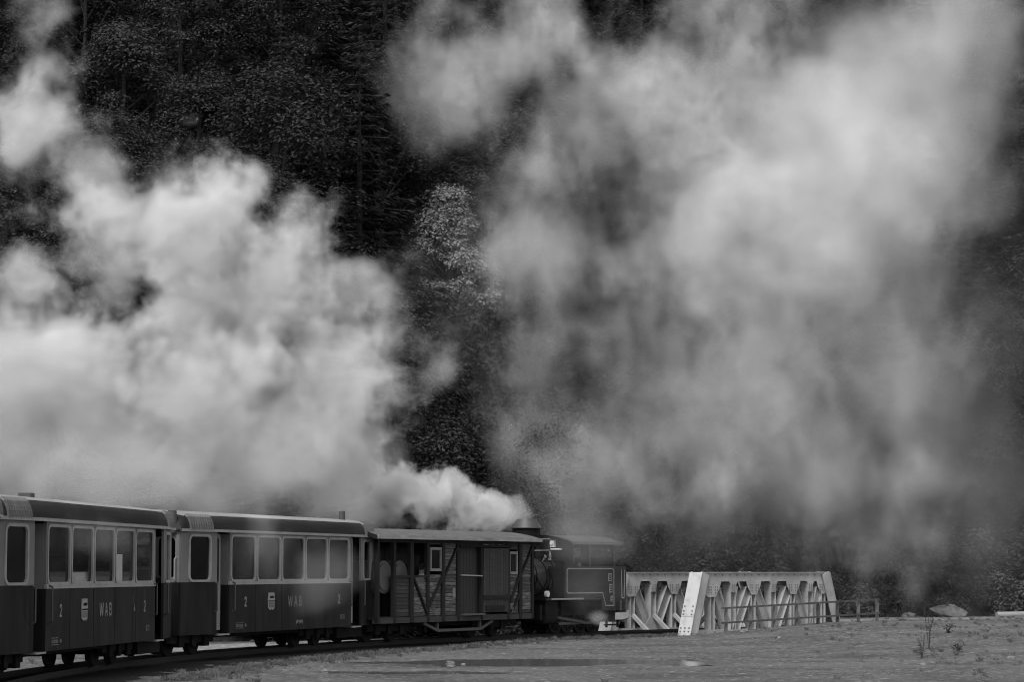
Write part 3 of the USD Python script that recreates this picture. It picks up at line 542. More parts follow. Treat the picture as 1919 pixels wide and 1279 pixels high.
# ------------------------------------------------------------ truss bridge (local x along the bridge, y left, z up)
def bridge():
    a = math.degrees(math.atan2(BD[1], BD[0])); HW = 1.5
    t = thing('truss_bridge', 'light grey riveted steel truss bridge with a white faced end post', 'bridge', (BR0[0] - BN[0] * HW, BR0[1] - BN[1] * HW, 0), a)
    TOP, BOT = 1.69, -.25; NB = [1.05, 3.0, 4.95, 6.5]; NS = [2.02, 3.97, 5.82]
    for s in (-1, 1):
        y = s * HW; Y0, Y1 = y - .13, y + .13
        part(t, 'top_chord', cat_([bx(.62, 6.56, y - .13, y - .115, TOP - .27, TOP - .02), bx(.62, 6.56, y + .115, y + .13, TOP - .27, TOP - .02)]), M['bridge'])
        part(t, 'top_flange', bx(.58, 6.58, y - .18, y + .18, TOP - .02, TOP), M['bridge'])
        part(t, 'bottom_chord', cat_([bx(-.1, 7.2, y - .13, y + .13, BOT, BOT + .28)]), M['bridge'])
        # inclined end posts with a wide face plate
        for (b, tp, mm) in (((0, y, BOT), (.62, y, TOP), M['bridge_pale']), ((7.2, y, BOT), (6.52, y, TOP), M['bridge'])):
            part(t, 'end_post', cat_([bar((b[0], y + o, b[2]), (tp[0], y + o, TOP - .03), .03, .34, np.cross((tp[0] - b[0], 0, TOP - BOT), (0, 1, 0))) for o in (-.19, .19)]), M['bridge'])
            d = np.array(tp) - np.array(b); n = np.array([-d[2], 0, d[0]]); n /= np.linalg.norm(n); n = n if b[0] < 3 else -n
            fp = part(t, 'end_post_face', bar(np.array(b) + n * .175, np.array(tp) + n * .175 - d / np.linalg.norm(d) * .06, .46, .02, n), mm if s < 0 else M['bridge'], label='white face plate of the end post' if b[0] < 3 and s < 0 else None)
            if b[0] < 3 and s < 0:
                c = np.array(b) + d * .42 + n * .19; part(fp, 'splice_plate', bar(c - d * .1, c + d * .1, .44, .012, n), M['bridge_pale'])
                rv = [c + d * k + np.array([0, yy, 0]) + n * .008 for k in (-.07, -.02, .05) for yy in (-.15, .15)] + [np.array(b) + d * k + np.array([0, yy, 0]) + n * .19 for k in (.1, .15) for yy in (-.15, 0, .15)]
                part(fp, 'bolt', cat_([bx(-.022, .022, -.022, .022, -.012, .012).apply_translation(p) for p in rv]), M['rivet'], kind='stuff')
        riv = []
        for i, x in enumerate(NB):
            lo = .98 if i == 0 else 1.03; w = .42
            if i == 0: g = Polygon([(x - .45, TOP - .27), (x + .36, TOP - .27), (x + .31, TOP - .4), (x + .28, lo + .2), (x + .12, lo), (x - .2, lo - .02), (x - .42, lo + .1)])
            elif i == 3: g = Polygon([(x - .36, TOP - .27), (x + .05, TOP - .27), (x + .2, lo + .02), (x - .1, lo), (x - .28, lo + .2), (x - .31, TOP - .4)])
            else: g = Polygon([(x - .36, TOP - .27), (x + .36, TOP - .27), (x + .31, TOP - .4), (x + .28, lo + .2), (x + .13, lo), (x - .13, lo), (x - .28, lo + .2), (x - .31, TOP - .4)])
            part(t, 'gusset_plate', cat_([slab(g, .014, lambda u, d, z, o=o: (u, o + d, z)) for o in (y - .135, y + .121)]), M['bridge'])
            riv += [(x + dx, z) for dx in (-.2, -.1, .1, .2) for z in (lo + .12, lo + .2, lo + .28)]
            part(t, 'post', cat_([bx(x - .085, x + .085, y - .012, y + .012, BOT + .2, TOP - .3), bx(x - .1, x - .08, y - .12, y + .12, BOT + .2, TOP - .3), bx(x + .08, x + .1, y - .12, y + .12, BOT + .2, TOP - .3)]), M['bridge'])
        for x in NS:
            part(t, 'hanger_plate', cat_([slab(Polygon([(x - .2, TOP - .27), (x + .2, TOP - .27), (x + .13, TOP - .36), (x + .1, 1.1), (x - .1, 1.1), (x - .13, TOP - .36)]), .014, lambda u, d, z, o=o: (u, o + d, z)) for o in (y - .135, y + .121)]), M['bridge'])
            riv += [(x + dx, z) for dx in (-.05, .05) for z in (1.14, 1.2, 1.26, 1.32)]
            part(t, 'hanger', cat_([bx(x - .11, x + .11, y - .012, y + .012, BOT + .2, TOP - .3), bx(x - .13, x - .11, y - .12, y + .12, BOT + .2, TOP - .3), bx(x + .11, x + .13, y - .12, y + .12, BOT + .2, TOP - .3)]), M['bridge'])
            part(t, 'bottom_gusset', slab(Polygon([(x - .5, BOT + .28), (x + .5, BOT + .28), (x + .2, BOT + .6), (x - .2, BOT + .6)]), .014, lambda u, d, z, o=y - s * .128: (u, o + d, z)), M['bridge'])
        for i, x in enumerate(NB):
            for sgn in (-1, 1):
                xb = [v for v in NS if 0 < (v - x) * sgn < 1.3]
                if not xb: continue
                p0, p1 = np.array([x + sgn * .17, y, 1.2]), np.array([xb[0] - sgn * .1, y, BOT + .15]); qn = np.cross(p1 - p0, (0, 1, 0)); qn = qn / np.linalg.norm(qn)
                part(t, 'diagonal', cat_([bar(p0, p1, .014, .3, np.cross(p1 - p0, (0, 1, 0)))] + [bar(p0 + o * qn, p1 + o * qn, .2, .016, np.cross(p1 - p0, (0, 1, 0))) for o in (-.155, .155)]), M['bridge'])
        riv += [(x, TOP - .08) for x in np.arange(.8, 6.6, .35)]
        yo = -HW - .137 if s < 0 else HW - .137
        part(t, 'rivet', cat_([bx(-.018, .018, -.01, .012, -.018, .018).apply_translation((x, yo, z)) for x, z in riv]), M['rivet'], kind='stuff')
        for x in NB[:3] + NS:
            part(t, 'knee_brace', bar((x, s * (HW - .12), .42), (x, s * (HW - .75), -.1), .1, .1, (1, 0, 0)), M['bridge'])
    for x in NB + NS: part(t, 'cross_beam', bx(x - .08, x + .08, -HW + .14, HW - .14, -.5, -.2), M['bridge'])
    for k, x in enumerate(np.arange(-.2, 7.4, .27)):
        part(t, 'deck_board', bx(x, x + .24, -1.25, 1.25, -.16, -.132), M['deck'])
    part(t, 'abutment', bx(-.9, -.15, -1.9, 1.3, -1.6, -.28), M['grey_stone']); part(t, 'abutment', bx(7.3, 8.1, -1.9, 1.3, -1.6, -.28), M['grey_stone'])
    return t
bridge()
def railing():
    o = BR0 + BN * .62; t = thing('pipe_railing', 'low dark two rail railing running past the near side of the bridge', 'railing', (o[0], o[1], 0), math.degrees(math.atan2(BD[1], BD[0])))
    xs = [1.0, 2.15, 3.3, 4.4, 5.5, 6.5, 7.6, 8.6]
    def top(x): return .66 + (x - 1) * .025
    for x in xs:
        g = float(ground_z(*(o + BD * x))); part(t, 'post', bx(x - .036, x + .036, -.05, .03, g - .3, top(x) + .02), M['rail_pale'] if x > 6.6 or x < 5 else M['rail_dark'])
    for dz in (0, -.42): part(t, 'rail', bar((.75, -.06, top(.75) + dz), (8.65, -.06, top(8.65) + dz), .045, .055), M['rail_dark'])
railing()

# ------------------------------------------------------------ plants
def leaf_cloud(centres, normals, size, rng, droop=.0, aspect=.55):
    n = len(centres); d = rng.normal(size=(n, 3)); d[:, 2] -= droop; d -= normals * (d * normals).sum(1, keepdims=True) * .8
    d /= np.linalg.norm(d, axis=1, keepdims=True) + 1e-9; nn = normals + .32 * rng.normal(size=(n, 3)); b = np.cross(d, nn); b /= np.linalg.norm(b, axis=1, keepdims=True) + 1e-9
    L = size * rng.uniform(.6, 1.3, (n, 1)); c = centres
    v = np.stack([c - d * L * .5, c + b * L * aspect * .5, c + d * L * .5 - np.cross(d, b) * L * .12, c - b * L * aspect * .5], 1).reshape(-1, 3)
    i = np.arange(n)[:, None] * 4; f = np.concatenate([i + [0, 1, 2], i + [0, 2, 3]], 0); return v, f
def broadleaf(seed, h=7.5, w=2.6, n=19000, size=.13, conic=.35, K=46, lowest=.1, lump=.42):
    rng = np.random.default_rng(seed); C, N = [], []
    # leaf clumps on an uneven crown
    clumps = []
    for _ in range(K):
        t = rng.uniform(lowest, 1); a = rng.uniform(0, 2 * PI); r = w * (math.sin(PI * min(1, .12 + t * .86)) ** .6) * (1 - conic * t) * rng.uniform(.55, 1.05)
        clumps.append((r * math.cos(a), r * math.sin(a), h * (.12 + .88 * t), rng.uniform(.45, 1.0) * w * lump))
    clumps.append((0, 0, h * .97, w * .3))
    for x, y, z, r in clumps:
        m = int(n * r * r / sum(c[3] ** 2 for c in clumps)); d = rng.normal(size=(m, 3)); d /= np.linalg.norm(d, axis=1, keepdims=True); d[:, 2] = np.abs(d[:, 2]) * np.where(rng.random(m) < .8, 1, -1)
        rr = rng.uniform(.55, 1.08, (m, 1)); C.append(np.array([x, y, z]) + d * rr * r * (1.15, 1.15, .75)); nn = d * .6 + (0, 0, .75); N.append(nn / np.linalg.norm(nn, axis=1, keepdims=True))
    v, f = leaf_cloud(np.vstack(C), np.vstack(N), size, rng, .25)
    wood_ = [trimesh.creation.cylinder(radius=.13, segment=[(0, 0, -.8), (0.05, 0, h * .5)], sections=8), trimesh.creation.cylinder(radius=.07, segment=[(.05, 0, h * .5), (0, .05, h * .9)], sections=6)]
    for x, y, z, r in clumps[::4]: wood_.append(trimesh.creation.cylinder(radius=.035, segment=[(0, 0, max(.5, z - .28 * h * rng.uniform(.5, 1))), (x, y, z)], sections=5))
    return (v, f), cat_(wood_)
def spruce(seed, h=10.0, w=2.3, size=.2):
    rng = np.random.default_rng(seed); C, N, D = [], [], []; wood_ = [trimesh.creation.cone(radius=.17, height=h + .8, sections=8).apply_translation((0, 0, -.8))]
    z = h * .06
    while z < h * .985:
        t = z / h; L = w * (1 - t) ** .8 * rng.uniform(.8, 1.1) + .12; nb = int(6 + 3 * (1 - t)); a0 = rng.uniform(0, 6)
        for k in range(nb):
            a = a0 + k * 2 * PI / nb + rng.normal() * .15; l = L * rng.uniform(.7, 1.12); e = np.array([math.cos(a), math.sin(a), 0]); sd = np.array([-e[1], e[0], 0])
            m = max(8, int(l * 36)); q = rng.uniform(.12, 1, m) ** .8; drop = -.28 * l * q + .16 * l * q ** 2.5 * 1.6
            lat = rng.normal(size=m) * .16 * l * (1.15 - q); c = np.array([0, 0, z]) + e * (q * l)[:, None] + sd * lat[:, None]; c[:, 2] += drop - .5 * np.abs(lat)
            C.append(c); N.append(np.tile((0, 0, 1.0), (m, 1))); D.append(e + sd * (lat / (.16 * l + .02))[:, None] * .6 + np.array([0, 0, -.25]))
            if k % 2 == 0: wood_.append(trimesh.creation.cylinder(radius=.018, segment=[(0, 0, z), tuple(np.array([0, 0, z]) + e * l * .9 + (0, 0, -.12 * l))], sections=4))
        z += .26 + .18 * (1 - t)
    c, d = np.vstack(C), np.vstack(D); d /= np.linalg.norm(d, axis=1, keepdims=True); n = len(c)
    nn = np.tile((0, 0, 1.0), (n, 1)) + .45 * rng.normal(size=(n, 3)); b = np.cross(d, nn); b /= np.linalg.norm(b, axis=1, keepdims=True); L = size * rng.uniform(.7, 1.3, (n, 1))
    v = np.stack([c - d * L * .4, c + b * L * .17, c + d * L * .75 + (0, 0, -.04), c - b * L * .17], 1).reshape(-1, 3); i = np.arange(n)[:, None] * 4
    return (v, np.concatenate([i + [0, 1, 2], i + [0, 2, 3]], 0)), cat_(wood_)
def bush(seed, n=4200, size=.125, w=1.0, h=1.4):
    rng = np.random.default_rng(seed); C, N = [], []
    for _ in range(16):
        a, q = rng.uniform(0, 2 * PI), rng.uniform(0, 1) ** .6; c = np.array([w * q * math.cos(a), w * q * math.sin(a), rng.uniform(.15, 1) * h * (1 - .4 * q)]); m = n // 16; d = rng.normal(size=(m, 3)); d /= np.linalg.norm(d, axis=1, keepdims=True)
        C.append(c + d * rng.uniform(.2, 1, (m, 1)) * .42); nn = d * .6 + (0, 0, .7); N.append(nn / np.linalg.norm(nn, axis=1, keepdims=True))
    v, f = leaf_cloud(np.vstack(C), np.vstack(N), size, rng, .2); wood_ = [trimesh.creation.cylinder(radius=.02, segment=[(0, 0, -.3), tuple(c.mean(0))], sections=5) for c in C[::3]]
    return (v, f), cat_(wood_)
protos = {}
def plant(key, name, label, cat, loc, rot, sc, group, maker, leafmat, crown='crown', stem='trunk'):
    sc = (sc, sc, sc) if np.ndim(sc) == 0 else sc
    if key not in protos:
        protos[key] = t = thing(name, label, cat, loc, rot, group, scale=sc); cr, tr = maker(); part(t, crown, cr, leafmat); part(t, stem, tr, M['bark']); return t
    return copy_of(protos[key], name, label, cat, loc, rot, sc, group)
rng = np.random.default_rng(11)
def proj(p):
    x, y, z = p[0], p[1], p[2] - EYE; d = y * math.cos(PITCH) + z * math.sin(PITCH); u = -y * math.sin(PITCH) + z * math.cos(PITCH); return PW / 2 + FPX * x / d, PH / 2 - FPX * u / d
# the pale tree in the middle
py = 92.0; pt = at(840, 362, py); gz = float(hill_z(pt[0], py)); hh = pt[2] - gz
plant('pale', 'pale_tree', 'pale feathery young tree standing alone between the two clouds, lighter than the forest', 'tree', (pt[0], py, gz - .1), 20, (1, 1, 1), None, lambda: broadleaf(77, hh, 2.5, 24000, .11, .86, 130, .0, .24), M['pale_leaf'])
KEEP = [(pt[0], py, 2.2)]
MARKS = [(20, 'at the left edge'), (330, 'above the foreground coach'), (520, 'above the left half of the second coach'), (700, 'above the right half of the second coach'), (860, 'above the left half of the goods van'), (1000, 'above the right half of the goods van'),
         (1175, 'above the locomotive'), (1330, 'above the near end of the bridge'), (1550, 'above the far end of the bridge'), (1700, 'above the railing end'), (1830, 'above the boulder'), (9999, 'at the right edge')]
def zone(px, py_):
    m = next(n for a, n in MARKS if px < a)
    return ('top of the slope ' if py_ < 90 else 'high on the slope ' if py_ < 300 else 'halfway up the slope ' if py_ < 560 else 'lower slope ' if py_ < 820 else 'foot of the slope ') + m
spots = []
for _ in range(9000):
    y = rng.uniform(74, 132); x = rng.uniform(-1.25, 1.25) * y * 959.5 / FPX; d = (y - base_y(x)) * _nrm
    if d < 1.5 or d > 34: continue
    gap = 2.5 + .035 * d
    if any((x - a) ** 2 + (y - b) ** 2 < max(gap, c) ** 2 for a, b, c in spots) or any((x - a) ** 2 + (y - b) ** 2 < c ** 2 for a, b, c in KEEP): continue
    z = float(hill_z(x, y)); px, pyy = proj((x, y, z + 4))
    if pyy < -260: continue
    spots.append((x, y, gap))
for x, y, _ in spots:
    z = float(hill_z(x, y)); px, pyy = proj((x, y, z + 4)); zn = zone(px, pyy); con = rng.random() < (.62 if 560 < px < 1000 or px > 1650 else .22)
    small = .68 if 900 < px < 1190 and pyy > 480 else 1.0
    if abs(px - 840) < 150 and y < py:
        small = min(1.0, max(0.0, at(px, 650 + max(0, abs(px - 840) - 90) * -4, y)[2] - z) / 8.5)
        if small < .3: continue
    sz = rng.uniform(.73, 1.2) * small; size_ = 'tall' if sz > 1.05 else 'small' if sz < .85 else 'middling'
    if con:
        k = rng.integers(3); plant(f'spruce{k}', 'spruce_tree', f'{size_} spruce, {zn}', 'tree', (x, y, z - .1), rng.uniform(0, 360), sz, f'spruces, {zn}', lambda k=k: spruce(100 + k, 9.5, 2.3 + .25 * k), M['needle'])
    else:
        k = rng.integers(5); plant(f'leafy{k}', 'broadleaf_tree', f'{size_} broadleaf tree, {zn}', 'tree', (x, y, z - .1), rng.uniform(0, 360), sz, f'broadleaf trees, {zn}', lambda k=k: broadleaf(200 + k, 6.5 + .5 * k, 2.3 + .2 * (k % 3)), M['leaf'])
# bushes along the foot of the slope
nb = 0
for x in np.arange(-13.5, 24, 1.15):
    for row in range(2):
        xx = x + rng.uniform(-.5, .5); y = base_y(xx) + row * 1.9 + rng.uniform(-.2, .8); z = max(float(hill_z(xx, y)), -.1)
        k = rng.integers(3); sc = rng.uniform(.8, 1.35) * (1 + .15 * row)
        where = next(n for a, n in MARKS if proj((xx, y, 3.0))[0] < a).replace('above', 'behind') + (', front row' if row == 0 else ', back row')
        plant(f'bush{k}', 'bush', f'{"big" if sc > 1.15 else "low" if sc < .95 else "middling"} leafy bush {where}', 'bush', (xx, y, z - .1), rng.uniform(0, 360), sc, f'bushes {where}', lambda k=k: bush(300 + k), M['bush_leaf'], 'foliage', 'stem')
# undergrowth that covers the slope
def scatter(name, label, pts, protos_, mats, sizes, tilt=0.0, kind='stuff', seed=1):
    r = np.random.default_rng(seed); p = numbered('/World', name); pi = UsdGeom.PointInstancer.Define(stage, p); rel = pi.CreatePrototypesRel()
    for k, m in enumerate(protos_):
        q = f'{p}/{name}_kind_{k + 1:03d}'; usdkit.mesh(stage, q, m, mats[k % len(mats)]); rel.AddTarget(q)
    n = len(pts); pi.CreateProtoIndicesAttr(Vt.IntArray.FromNumpy(r.integers(0, len(protos_), n).astype(np.int32))); pi.CreatePositionsAttr(Vt.Vec3fArray.FromNumpy(np.asarray(pts, np.float32)))
    a = r.uniform(0, 2 * PI, n); pi.CreateOrientationsAttr(Vt.QuathArray([Gf.Quath(float(math.cos(t / 2)), 0, 0, float(math.sin(t / 2))) for t in a]))
    s = r.uniform(sizes[0], sizes[1], n) ** 1.0; pi.CreateScalesAttr(Vt.Vec3fArray.FromNumpy(np.repeat(s[:, None], 3, 1).astype(np.float32))); tag(pi.GetPrim(), label, None, None, kind)
r2 = np.random.default_rng(4); U = []
while len(U) < 1500:
    y = r2.uniform(73, 135); x = r2.uniform(-1.3, 1.3) * y * 959.5 / FPX; d = (y - base_y(x)) * _nrm
    if .3 < d < 36: U.append((x, y, float(hill_z(x, y)) - .1))
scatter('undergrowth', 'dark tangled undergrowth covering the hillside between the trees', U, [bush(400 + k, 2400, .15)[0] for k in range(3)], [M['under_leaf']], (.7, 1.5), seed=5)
# yard: pebbles, grass tufts, single stones, weeds
def pebble(seed, flat=.6):
    m = trimesh.creation.icosphere(1, 1.0); r = np.random.default_rng(seed); m.vertices *= (1 + .28 * r.normal(size=(len(m.vertices), 1))) * (1, .8, flat); return m
G = []
while len(G) < 10000:
    y = r2.uniform(46, 97); x = r2.uniform(-1, 1.04) * y * 959.5 / FPX
    if r2.random() > .25 + .75 * smooth((fbm(np.array(x), np.array(y), .3, 9) + .12) / .3): continue
    tx, ty, _ = track(_S[::20]); dd = np.min((tx - x) ** 2 + (ty - y) ** 2)
    if dd < 1.3 ** 2 or y > base_y(x): continue
    G.append((x, y, float(ground_z(np.array(x), np.array(y)))))
G = np.array(G); scatter('pebbles', 'loose pebbles scattered over the gravel yard', G[:8600], [pebble(k) for k in range(4)], [M['grey_stone'], M['stone'], M['grey_stone'], M['stone']], (.006, .021), seed=6)
def tuft(seed, n=26):
    r = np.random.default_rng(seed); v, f = [], []
    for _ in range(n):
        a = r.uniform(0, 2 * PI); l = r.uniform(.05, .16); b = r.uniform(-.09, .09, 2); e = np.array([math.cos(a), math.sin(a)]); w = np.array([-e[1], e[0]]) * .007; i = len(v)
        v += [(*(b - w), 0), (*(b + w), 0), (*(b + e * l * .35 + w * .7), l * .7), (*(b + e * l * .8), l)]; f += [(i, i + 1, i + 2), (i, i + 2, i + 3)]
    return np.array(v), np.array(f)
def sprig(seed):
    r = np.random.default_rng(seed); c = np.c_[r.normal(size=(40, 2)) * .09, np.abs(r.normal(size=40)) * .05 + .01]; return leaf_cloud(c, np.tile((0, 0, 1.0), (40, 1)), .05, r)
TU = [g for g in G if r2.random() < (.006 + .12 * smooth((g[0] - 6) / 6))]
ee = []
for s0 in np.arange(-16, 22, .035):
    x, y, _ = track(s0, float(ballast_shade_edge(s0)) * .93 + abs(r2.normal()) * .45); ee.append((x, y, float(ground_z(np.array(x), np.array(y)))))
scatter('grass_tufts', 'short grass and small weeds along the track edge and over the yard', np.array(TU + ee), [tuft(1), tuft(2), sprig(3), sprig(4)], [M['grass'], M['grass'], M['bush_leaf'], M['grass']], (.3, .8), seed=7)
def stone(px, py_, Y, size, label, mm='stone', seed=0):
    p = at(px, py_, Y); z = float(ground_z(np.array(p[0]), np.array(Y))); m = pebble(500 + seed, .65); m = m.subdivide(); size *= .72; m.apply_scale(size); m.apply_translation((p[0], Y, z + size * .2)); single('stone', m, M[mm], label, 'stone', smooth=True)
def gy_at(py_, z=-.14): return FPX * (EYE - z) / (py_ - HOR)
stone(843, 1243, gy_at(1243), .13, 'largest pale stone standing in the middle of the puddle', seed=1); stone(868, 1243, gy_at(1243), .08, 'small pale stone in the puddle, right of the largest one', seed=2)
stone(845, 1250, gy_at(1250), .09, 'pale stone between the two puddles', seed=3); stone(953, 1205, gy_at(1206), .12, 'pale flat stone on the yard below the goods van end', seed=4)
stone(1002, 1207, gy_at(1207), .07, 'small grey stone on the yard below the locomotive', 'grey_stone', 5); stone(425, 1253, gy_at(1253), .08, 'white stone beside the rails below the second coach', seed=6)
stone(608, 1256, gy_at(1256), .08, 'pale stone at the left tip of the lower puddle', seed=7); stone(1460, 1198, gy_at(1198, -.05), .1, 'pale stone on the yard below the bridge', seed=8)
stone(1705, 1156, 94, .26, 'white stone left of the boulder at the foot of the slope', seed=9); stone(1395, 1176, 79.5, .16, 'pale stone lying against the bridge foot', seed=10)
stone(1895, 1222, gy_at(1222, .0), .1, 'white stone at the right edge of the yard', seed=11); stone(1730, 1238, gy_at(1238, -.05), .1, 'flat pale stone in front of the dead weed', seed=12)
# boulder at the foot of the slope
def boulder():
    m = trimesh.creation.icosphere(3, 1.0); v = m.vertices; n = meshkit.fbm(v * 1.6 + 5, 4, 3) - .5; v = v * (1 + .5 * n[:, None]); v[:, 2] = np.where(v[:, 2] < 0, v[:, 2] * .9, v[:, 2] * .8); v = v * (.68, .5, .32)
    rk = np.random.default_rng(2)
    for k in range(9):
        nn = rk.normal(size=3); nn[2] = abs(nn[2]); nn /= np.linalg.norm(nn); lim = .62 * np.max(v @ nn); d = v @ nn - lim; v = v - nn * (np.maximum(d, 0) * .85)[:, None]
    p = at(1773, 1148, 95.5); m = trimesh.Trimesh(v, m.faces); m.apply_transform(trimesh.transformations.rotation_matrix(.2, (0, 1, 0))); m.apply_translation((p[0], 95.2, .36)); single('boulder', m, M['rock'], 'big flat topped boulder at the foot of the slope on the right', 'boulder', smooth=25)
boulder()
p0, p1 = at(1868, 1154, 95.5), at(1990, 1146, 96.5)
single('log', trimesh.creation.cylinder(radius=.1, segment=[(p0[0], 95.5, .22), (p1[0], 96.5, .26)], sections=12), M['log'], 'pale log lying along the road edge at the right', 'log', smooth=40)
def weed(px, py_, h, label, seed):
    Y = gy_at(py_, -.05); p = at(px, py_, Y); z = float(ground_z(np.array(p[0]), np.array(Y))); r = np.random.default_rng(seed); t = thing('dead_weed', label, 'weed', (p[0], Y, z))
    st, C = [], []
    for k in range(4):
        a = r.uniform(0, 6); q = np.array([[0, 0, -.05], [.05 * math.cos(a), .05 * math.sin(a), h * .5], [.12 * math.cos(a + .5), .12 * math.sin(a + .5), h * r.uniform(.75, 1)]]); st.append(pipe(q, .007, 5)); u = r.uniform(0, 1, 22); C.append(np.array([np.interp(u, [0, .5, 1], q[:, j]) for j in range(3)]).T + r.normal(size=(22, 3)) * .05)
    part(t, 'stem', cat_(st), M['dry']); c = np.vstack(C); c[:, 2] = np.abs(c[:, 2]); part(t, 'foliage', leaf_cloud(c, np.tile((0, 0, 1.0), (len(c), 1)), .07, r), M['dry'])
weed(1741, 1214, .95, 'tall dead weed standing alone in the yard on the right', 1); weed(1727, 1226, .55, 'shorter dead weed left of and in front of the tall one', 2)
weed(1796, 1218, .22, 'low dark weed clump right of the tall dead weed', 3); weed(1776, 1196, .2, 'small weed clump farther back, right of the tall dead weed', 4)

# ------------------------------------------------------------ steam and smoke (real volumes)
def smoke_mat(name, dens, lo, hi, scale, amp, detail=6.0, col=1.0, aniso=0.0, stretch=(1, 1, 1), rough=.6, dist=0.0):
    return usdkit.material(stage, LK + name, {
        'tc': ('texture_coordinate', {}), 'g': ('geometry', {}), 'len': ('vector_math', {'math_type': 'length'}), 'mp': ('mapping', {'scale': stretch}),
        'n': ('noise_texture', {'scale': scale, 'detail': detail, 'roughness': rough, 'distortion': dist}), 'm1': ('math', {'math_type': 'multiply_add', 'value2': amp, 'value3': -amp / 2}), 'a': ('math', {'math_type': 'subtract'}),
        'ev': ('map_range', {'range_type': 'smoothstep', 'from_min': 1.3, 'from_max': .95, 'to_min': 0.0, 'to_max': 1.0, 'clamp': True}), 'pr': ('math', {'math_type': 'multiply'}),
        'mr': ('map_range', {'range_type': 'smoothstep', 'from_min': hi, 'from_max': lo, 'to_min': 0.0, 'to_max': dens, 'clamp': True}), 'v': ('principled_volume', {'color': (col,) * 3, 'anisotropy': aniso})},
        [('tc.object', 'len.vector1'), ('g.position', 'mp.vector'), ('mp.vector', 'n.vector'), ('n.fac', 'm1.value1'), ('len.value', 'a.value1'), ('m1.value', 'a.value2'), ('a.value', 'mr.value'), ('len.value', 'ev.value'),
         ('mr.result', 'pr.value1'), ('ev.result', 'pr.value2'), ('pr.value', 'v.density')], volume='v.volume')
SM = {'bank': smoke_mat('steam_bank', .5, .2, 1.0, .4, 1.6, 5.0), 'glow': smoke_mat('smoke_glow', .26, .0, 1.05, .22, 2.0, 5.0, stretch=(1, 1, .8)), 'faint': smoke_mat('steam_faint', .04, .1, .9, .5, 3.0, 3.0), 'billow': smoke_mat('steam_billow', 2.0, .5, .78, .95, 2.2, 5.0), 'dense': smoke_mat('steam_dense', .85, .3, .75, .5, 2.8, dist=.12, rough=.63), 'mid': smoke_mat('steam_mid', .5, .15, .72, .46, 3.6, dist=.12, rough=.65),
      'thin': smoke_mat('steam_thin', .24, .0, .75, .46, 4.2, rough=.66), 'veil': smoke_mat('steam_veil', .1, .1, .9, .4, 3.2, 3.0),
      'core': smoke_mat('smoke_core', .34, -.05, .85, .3, 3.3, stretch=(1, 1, .8), rough=.66), 'drift': smoke_mat('smoke_drift', .13, -.15, .8, .34, 4.0, stretch=(1, 1, .7), rough=.67), 'haze': smoke_mat('smoke_haze', .03, .0, 1.0, .25, 2.6, 3.0, stretch=(1, 1, .6))}
ICO = trimesh.creation.icosphere(2, 1.3)
def puffs(t, lst, thick=1.0):
    for px, py_, rx, ry, Y, kind in lst:
        k = Y / FPX; c = at(px, py_, Y); r = (rx * k, max(min(rx, ry) * k * thick, .5), ry * k)
        p = part(t, 'puff', ICO, SM[kind]); x = UsdGeom.Xformable(stage.GetPrimAtPath(p)); x.AddTranslateOp().Set(tuple(map(float, c))); x.AddScaleOp().Set(tuple(map(float, r)))
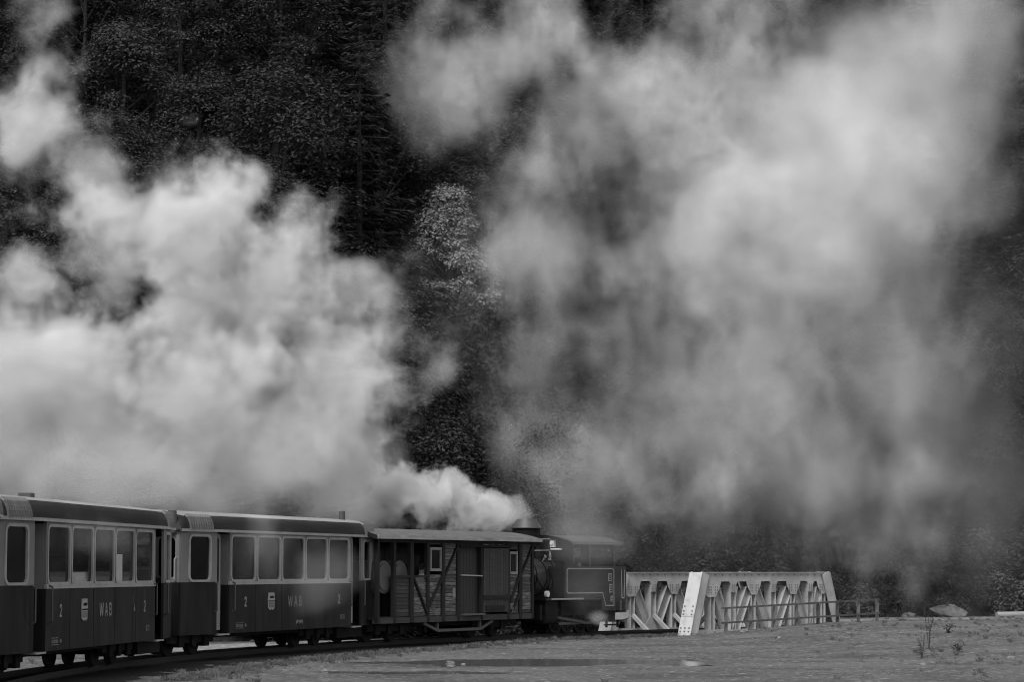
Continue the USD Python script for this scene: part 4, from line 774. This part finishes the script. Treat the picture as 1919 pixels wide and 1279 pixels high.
if True:
    a = thing('steam_plume', 'dense white steam plume blown left from the locomotive chimney over the train', None, kind='stuff')
    puffs(a, [(918, 965, 58, 48, 76.3, 'billow'), (850, 955, 85, 60, 76, 'billow'), (852, 915, 42, 46, 76, 'billow'), (765, 915, 95, 80, 75.2, 'billow'), (720, 965, 120, 50, 75, 'dense'), (962, 962, 48, 40, 76.6, 'mid'),
              (620, 890, 180, 130, 74, 'bank'), (320, 890, 230, 120, 72, 'bank'), (650, 840, 120, 150, 74.5, 'mid'), (420, 850, 260, 150, 72.5, 'bank'), (120, 850, 300, 190, 71, 'bank'), (-30, 720, 230, 220, 70.5, 'bank'), (110, 690, 200, 170, 71, 'dense'), (20, 530, 120, 90, 72, 'mid'),
              (330, 730, 270, 200, 72, 'mid'), (580, 730, 240, 220, 74, 'mid'), (420, 590, 240, 220, 73.5, 'mid'), (390, 420, 180, 170, 73.5, 'dense'), (290, 340, 130, 120, 74, 'thin'), (510, 500, 160, 160, 74, 'mid'), (620, 530, 120, 80, 75, 'mid'), (220, 450, 180, 170, 74, 'mid'), (720, 650, 150, 170, 77, 'thin')])
    b = thing('steam_wisp', 'thin steam wisp rising at the upper left above the plume', None, kind='stuff')
    puffs(b, [(180, 320, 150, 150, 75, 'thin'), (60, 250, 130, 170, 75.5, 'thin'), (55, 240, 80, 120, 75.5, 'mid'), (100, 90, 95, 200, 76, 'thin')])
    c = thing('smoke_cloud', 'broad grey smoke cloud climbing the hillside above the bridge', None, kind='stuff')
    puffs(c, [(1540, 390, 330, 280, 88, 'glow'), (1560, 420, 270, 250, 87, 'core'), (1400, 130, 450, 260, 90, 'core'), (940, 90, 330, 180, 90, 'core'), (1150, 220, 260, 190, 89.5, 'drift'), (820, 160, 170, 180, 89, 'drift'), (1720, 170, 320, 270, 92, 'glow'), (1320, 470, 240, 260, 86, 'core'), (1190, 330, 210, 200, 88, 'drift'), (1200, 330, 150, 150, 87, 'haze'),
              (1000, 450, 120, 230, 85, 'core'), (1000, 760, 130, 340, 84, 'drift'), (1000, 650, 95, 230, 84.5, 'drift'), (1060, 920, 170, 190, 83, 'drift'), (1370, 740, 380, 320, 86, 'drift'), (1610, 700, 300, 250, 88, 'drift'), (1600, 930, 330, 210, 89, 'drift'), (1290, 960, 220, 170, 85, 'drift'), (1450, 720, 740, 540, 87, 'haze')], .62)
    d = thing('coach_steam', 'faint veil of steam drifting in front of the second coach', None, kind='stuff')
    puffs(d, [(430, 1030, 110, 110, 59.5, 'veil'), (480, 1060, 130, 100, 60, 'veil'), (560, 1080, 120, 70, 62, 'veil'), (760, 1050, 80, 50, 70, 'veil'), (160, 1010, 90, 50, 46, 'veil')])
    e = thing('cylinder_steam', 'small jet of steam low beside the locomotive wheels', None, kind='stuff')
    puffs(e, [(1118, 1160, 34, 26, 77, 'mid'), (1085, 1100, 110, 90, 75.8, 'faint'), (1085, 1020, 110, 60, 76, 'veil')])
    f = thing('ground_smoke', 'small wisp of smoke at the foot of the slope near the boulder', None, kind='stuff')
    puffs(f, [(1700, 1100, 60, 80, 95, 'veil')])
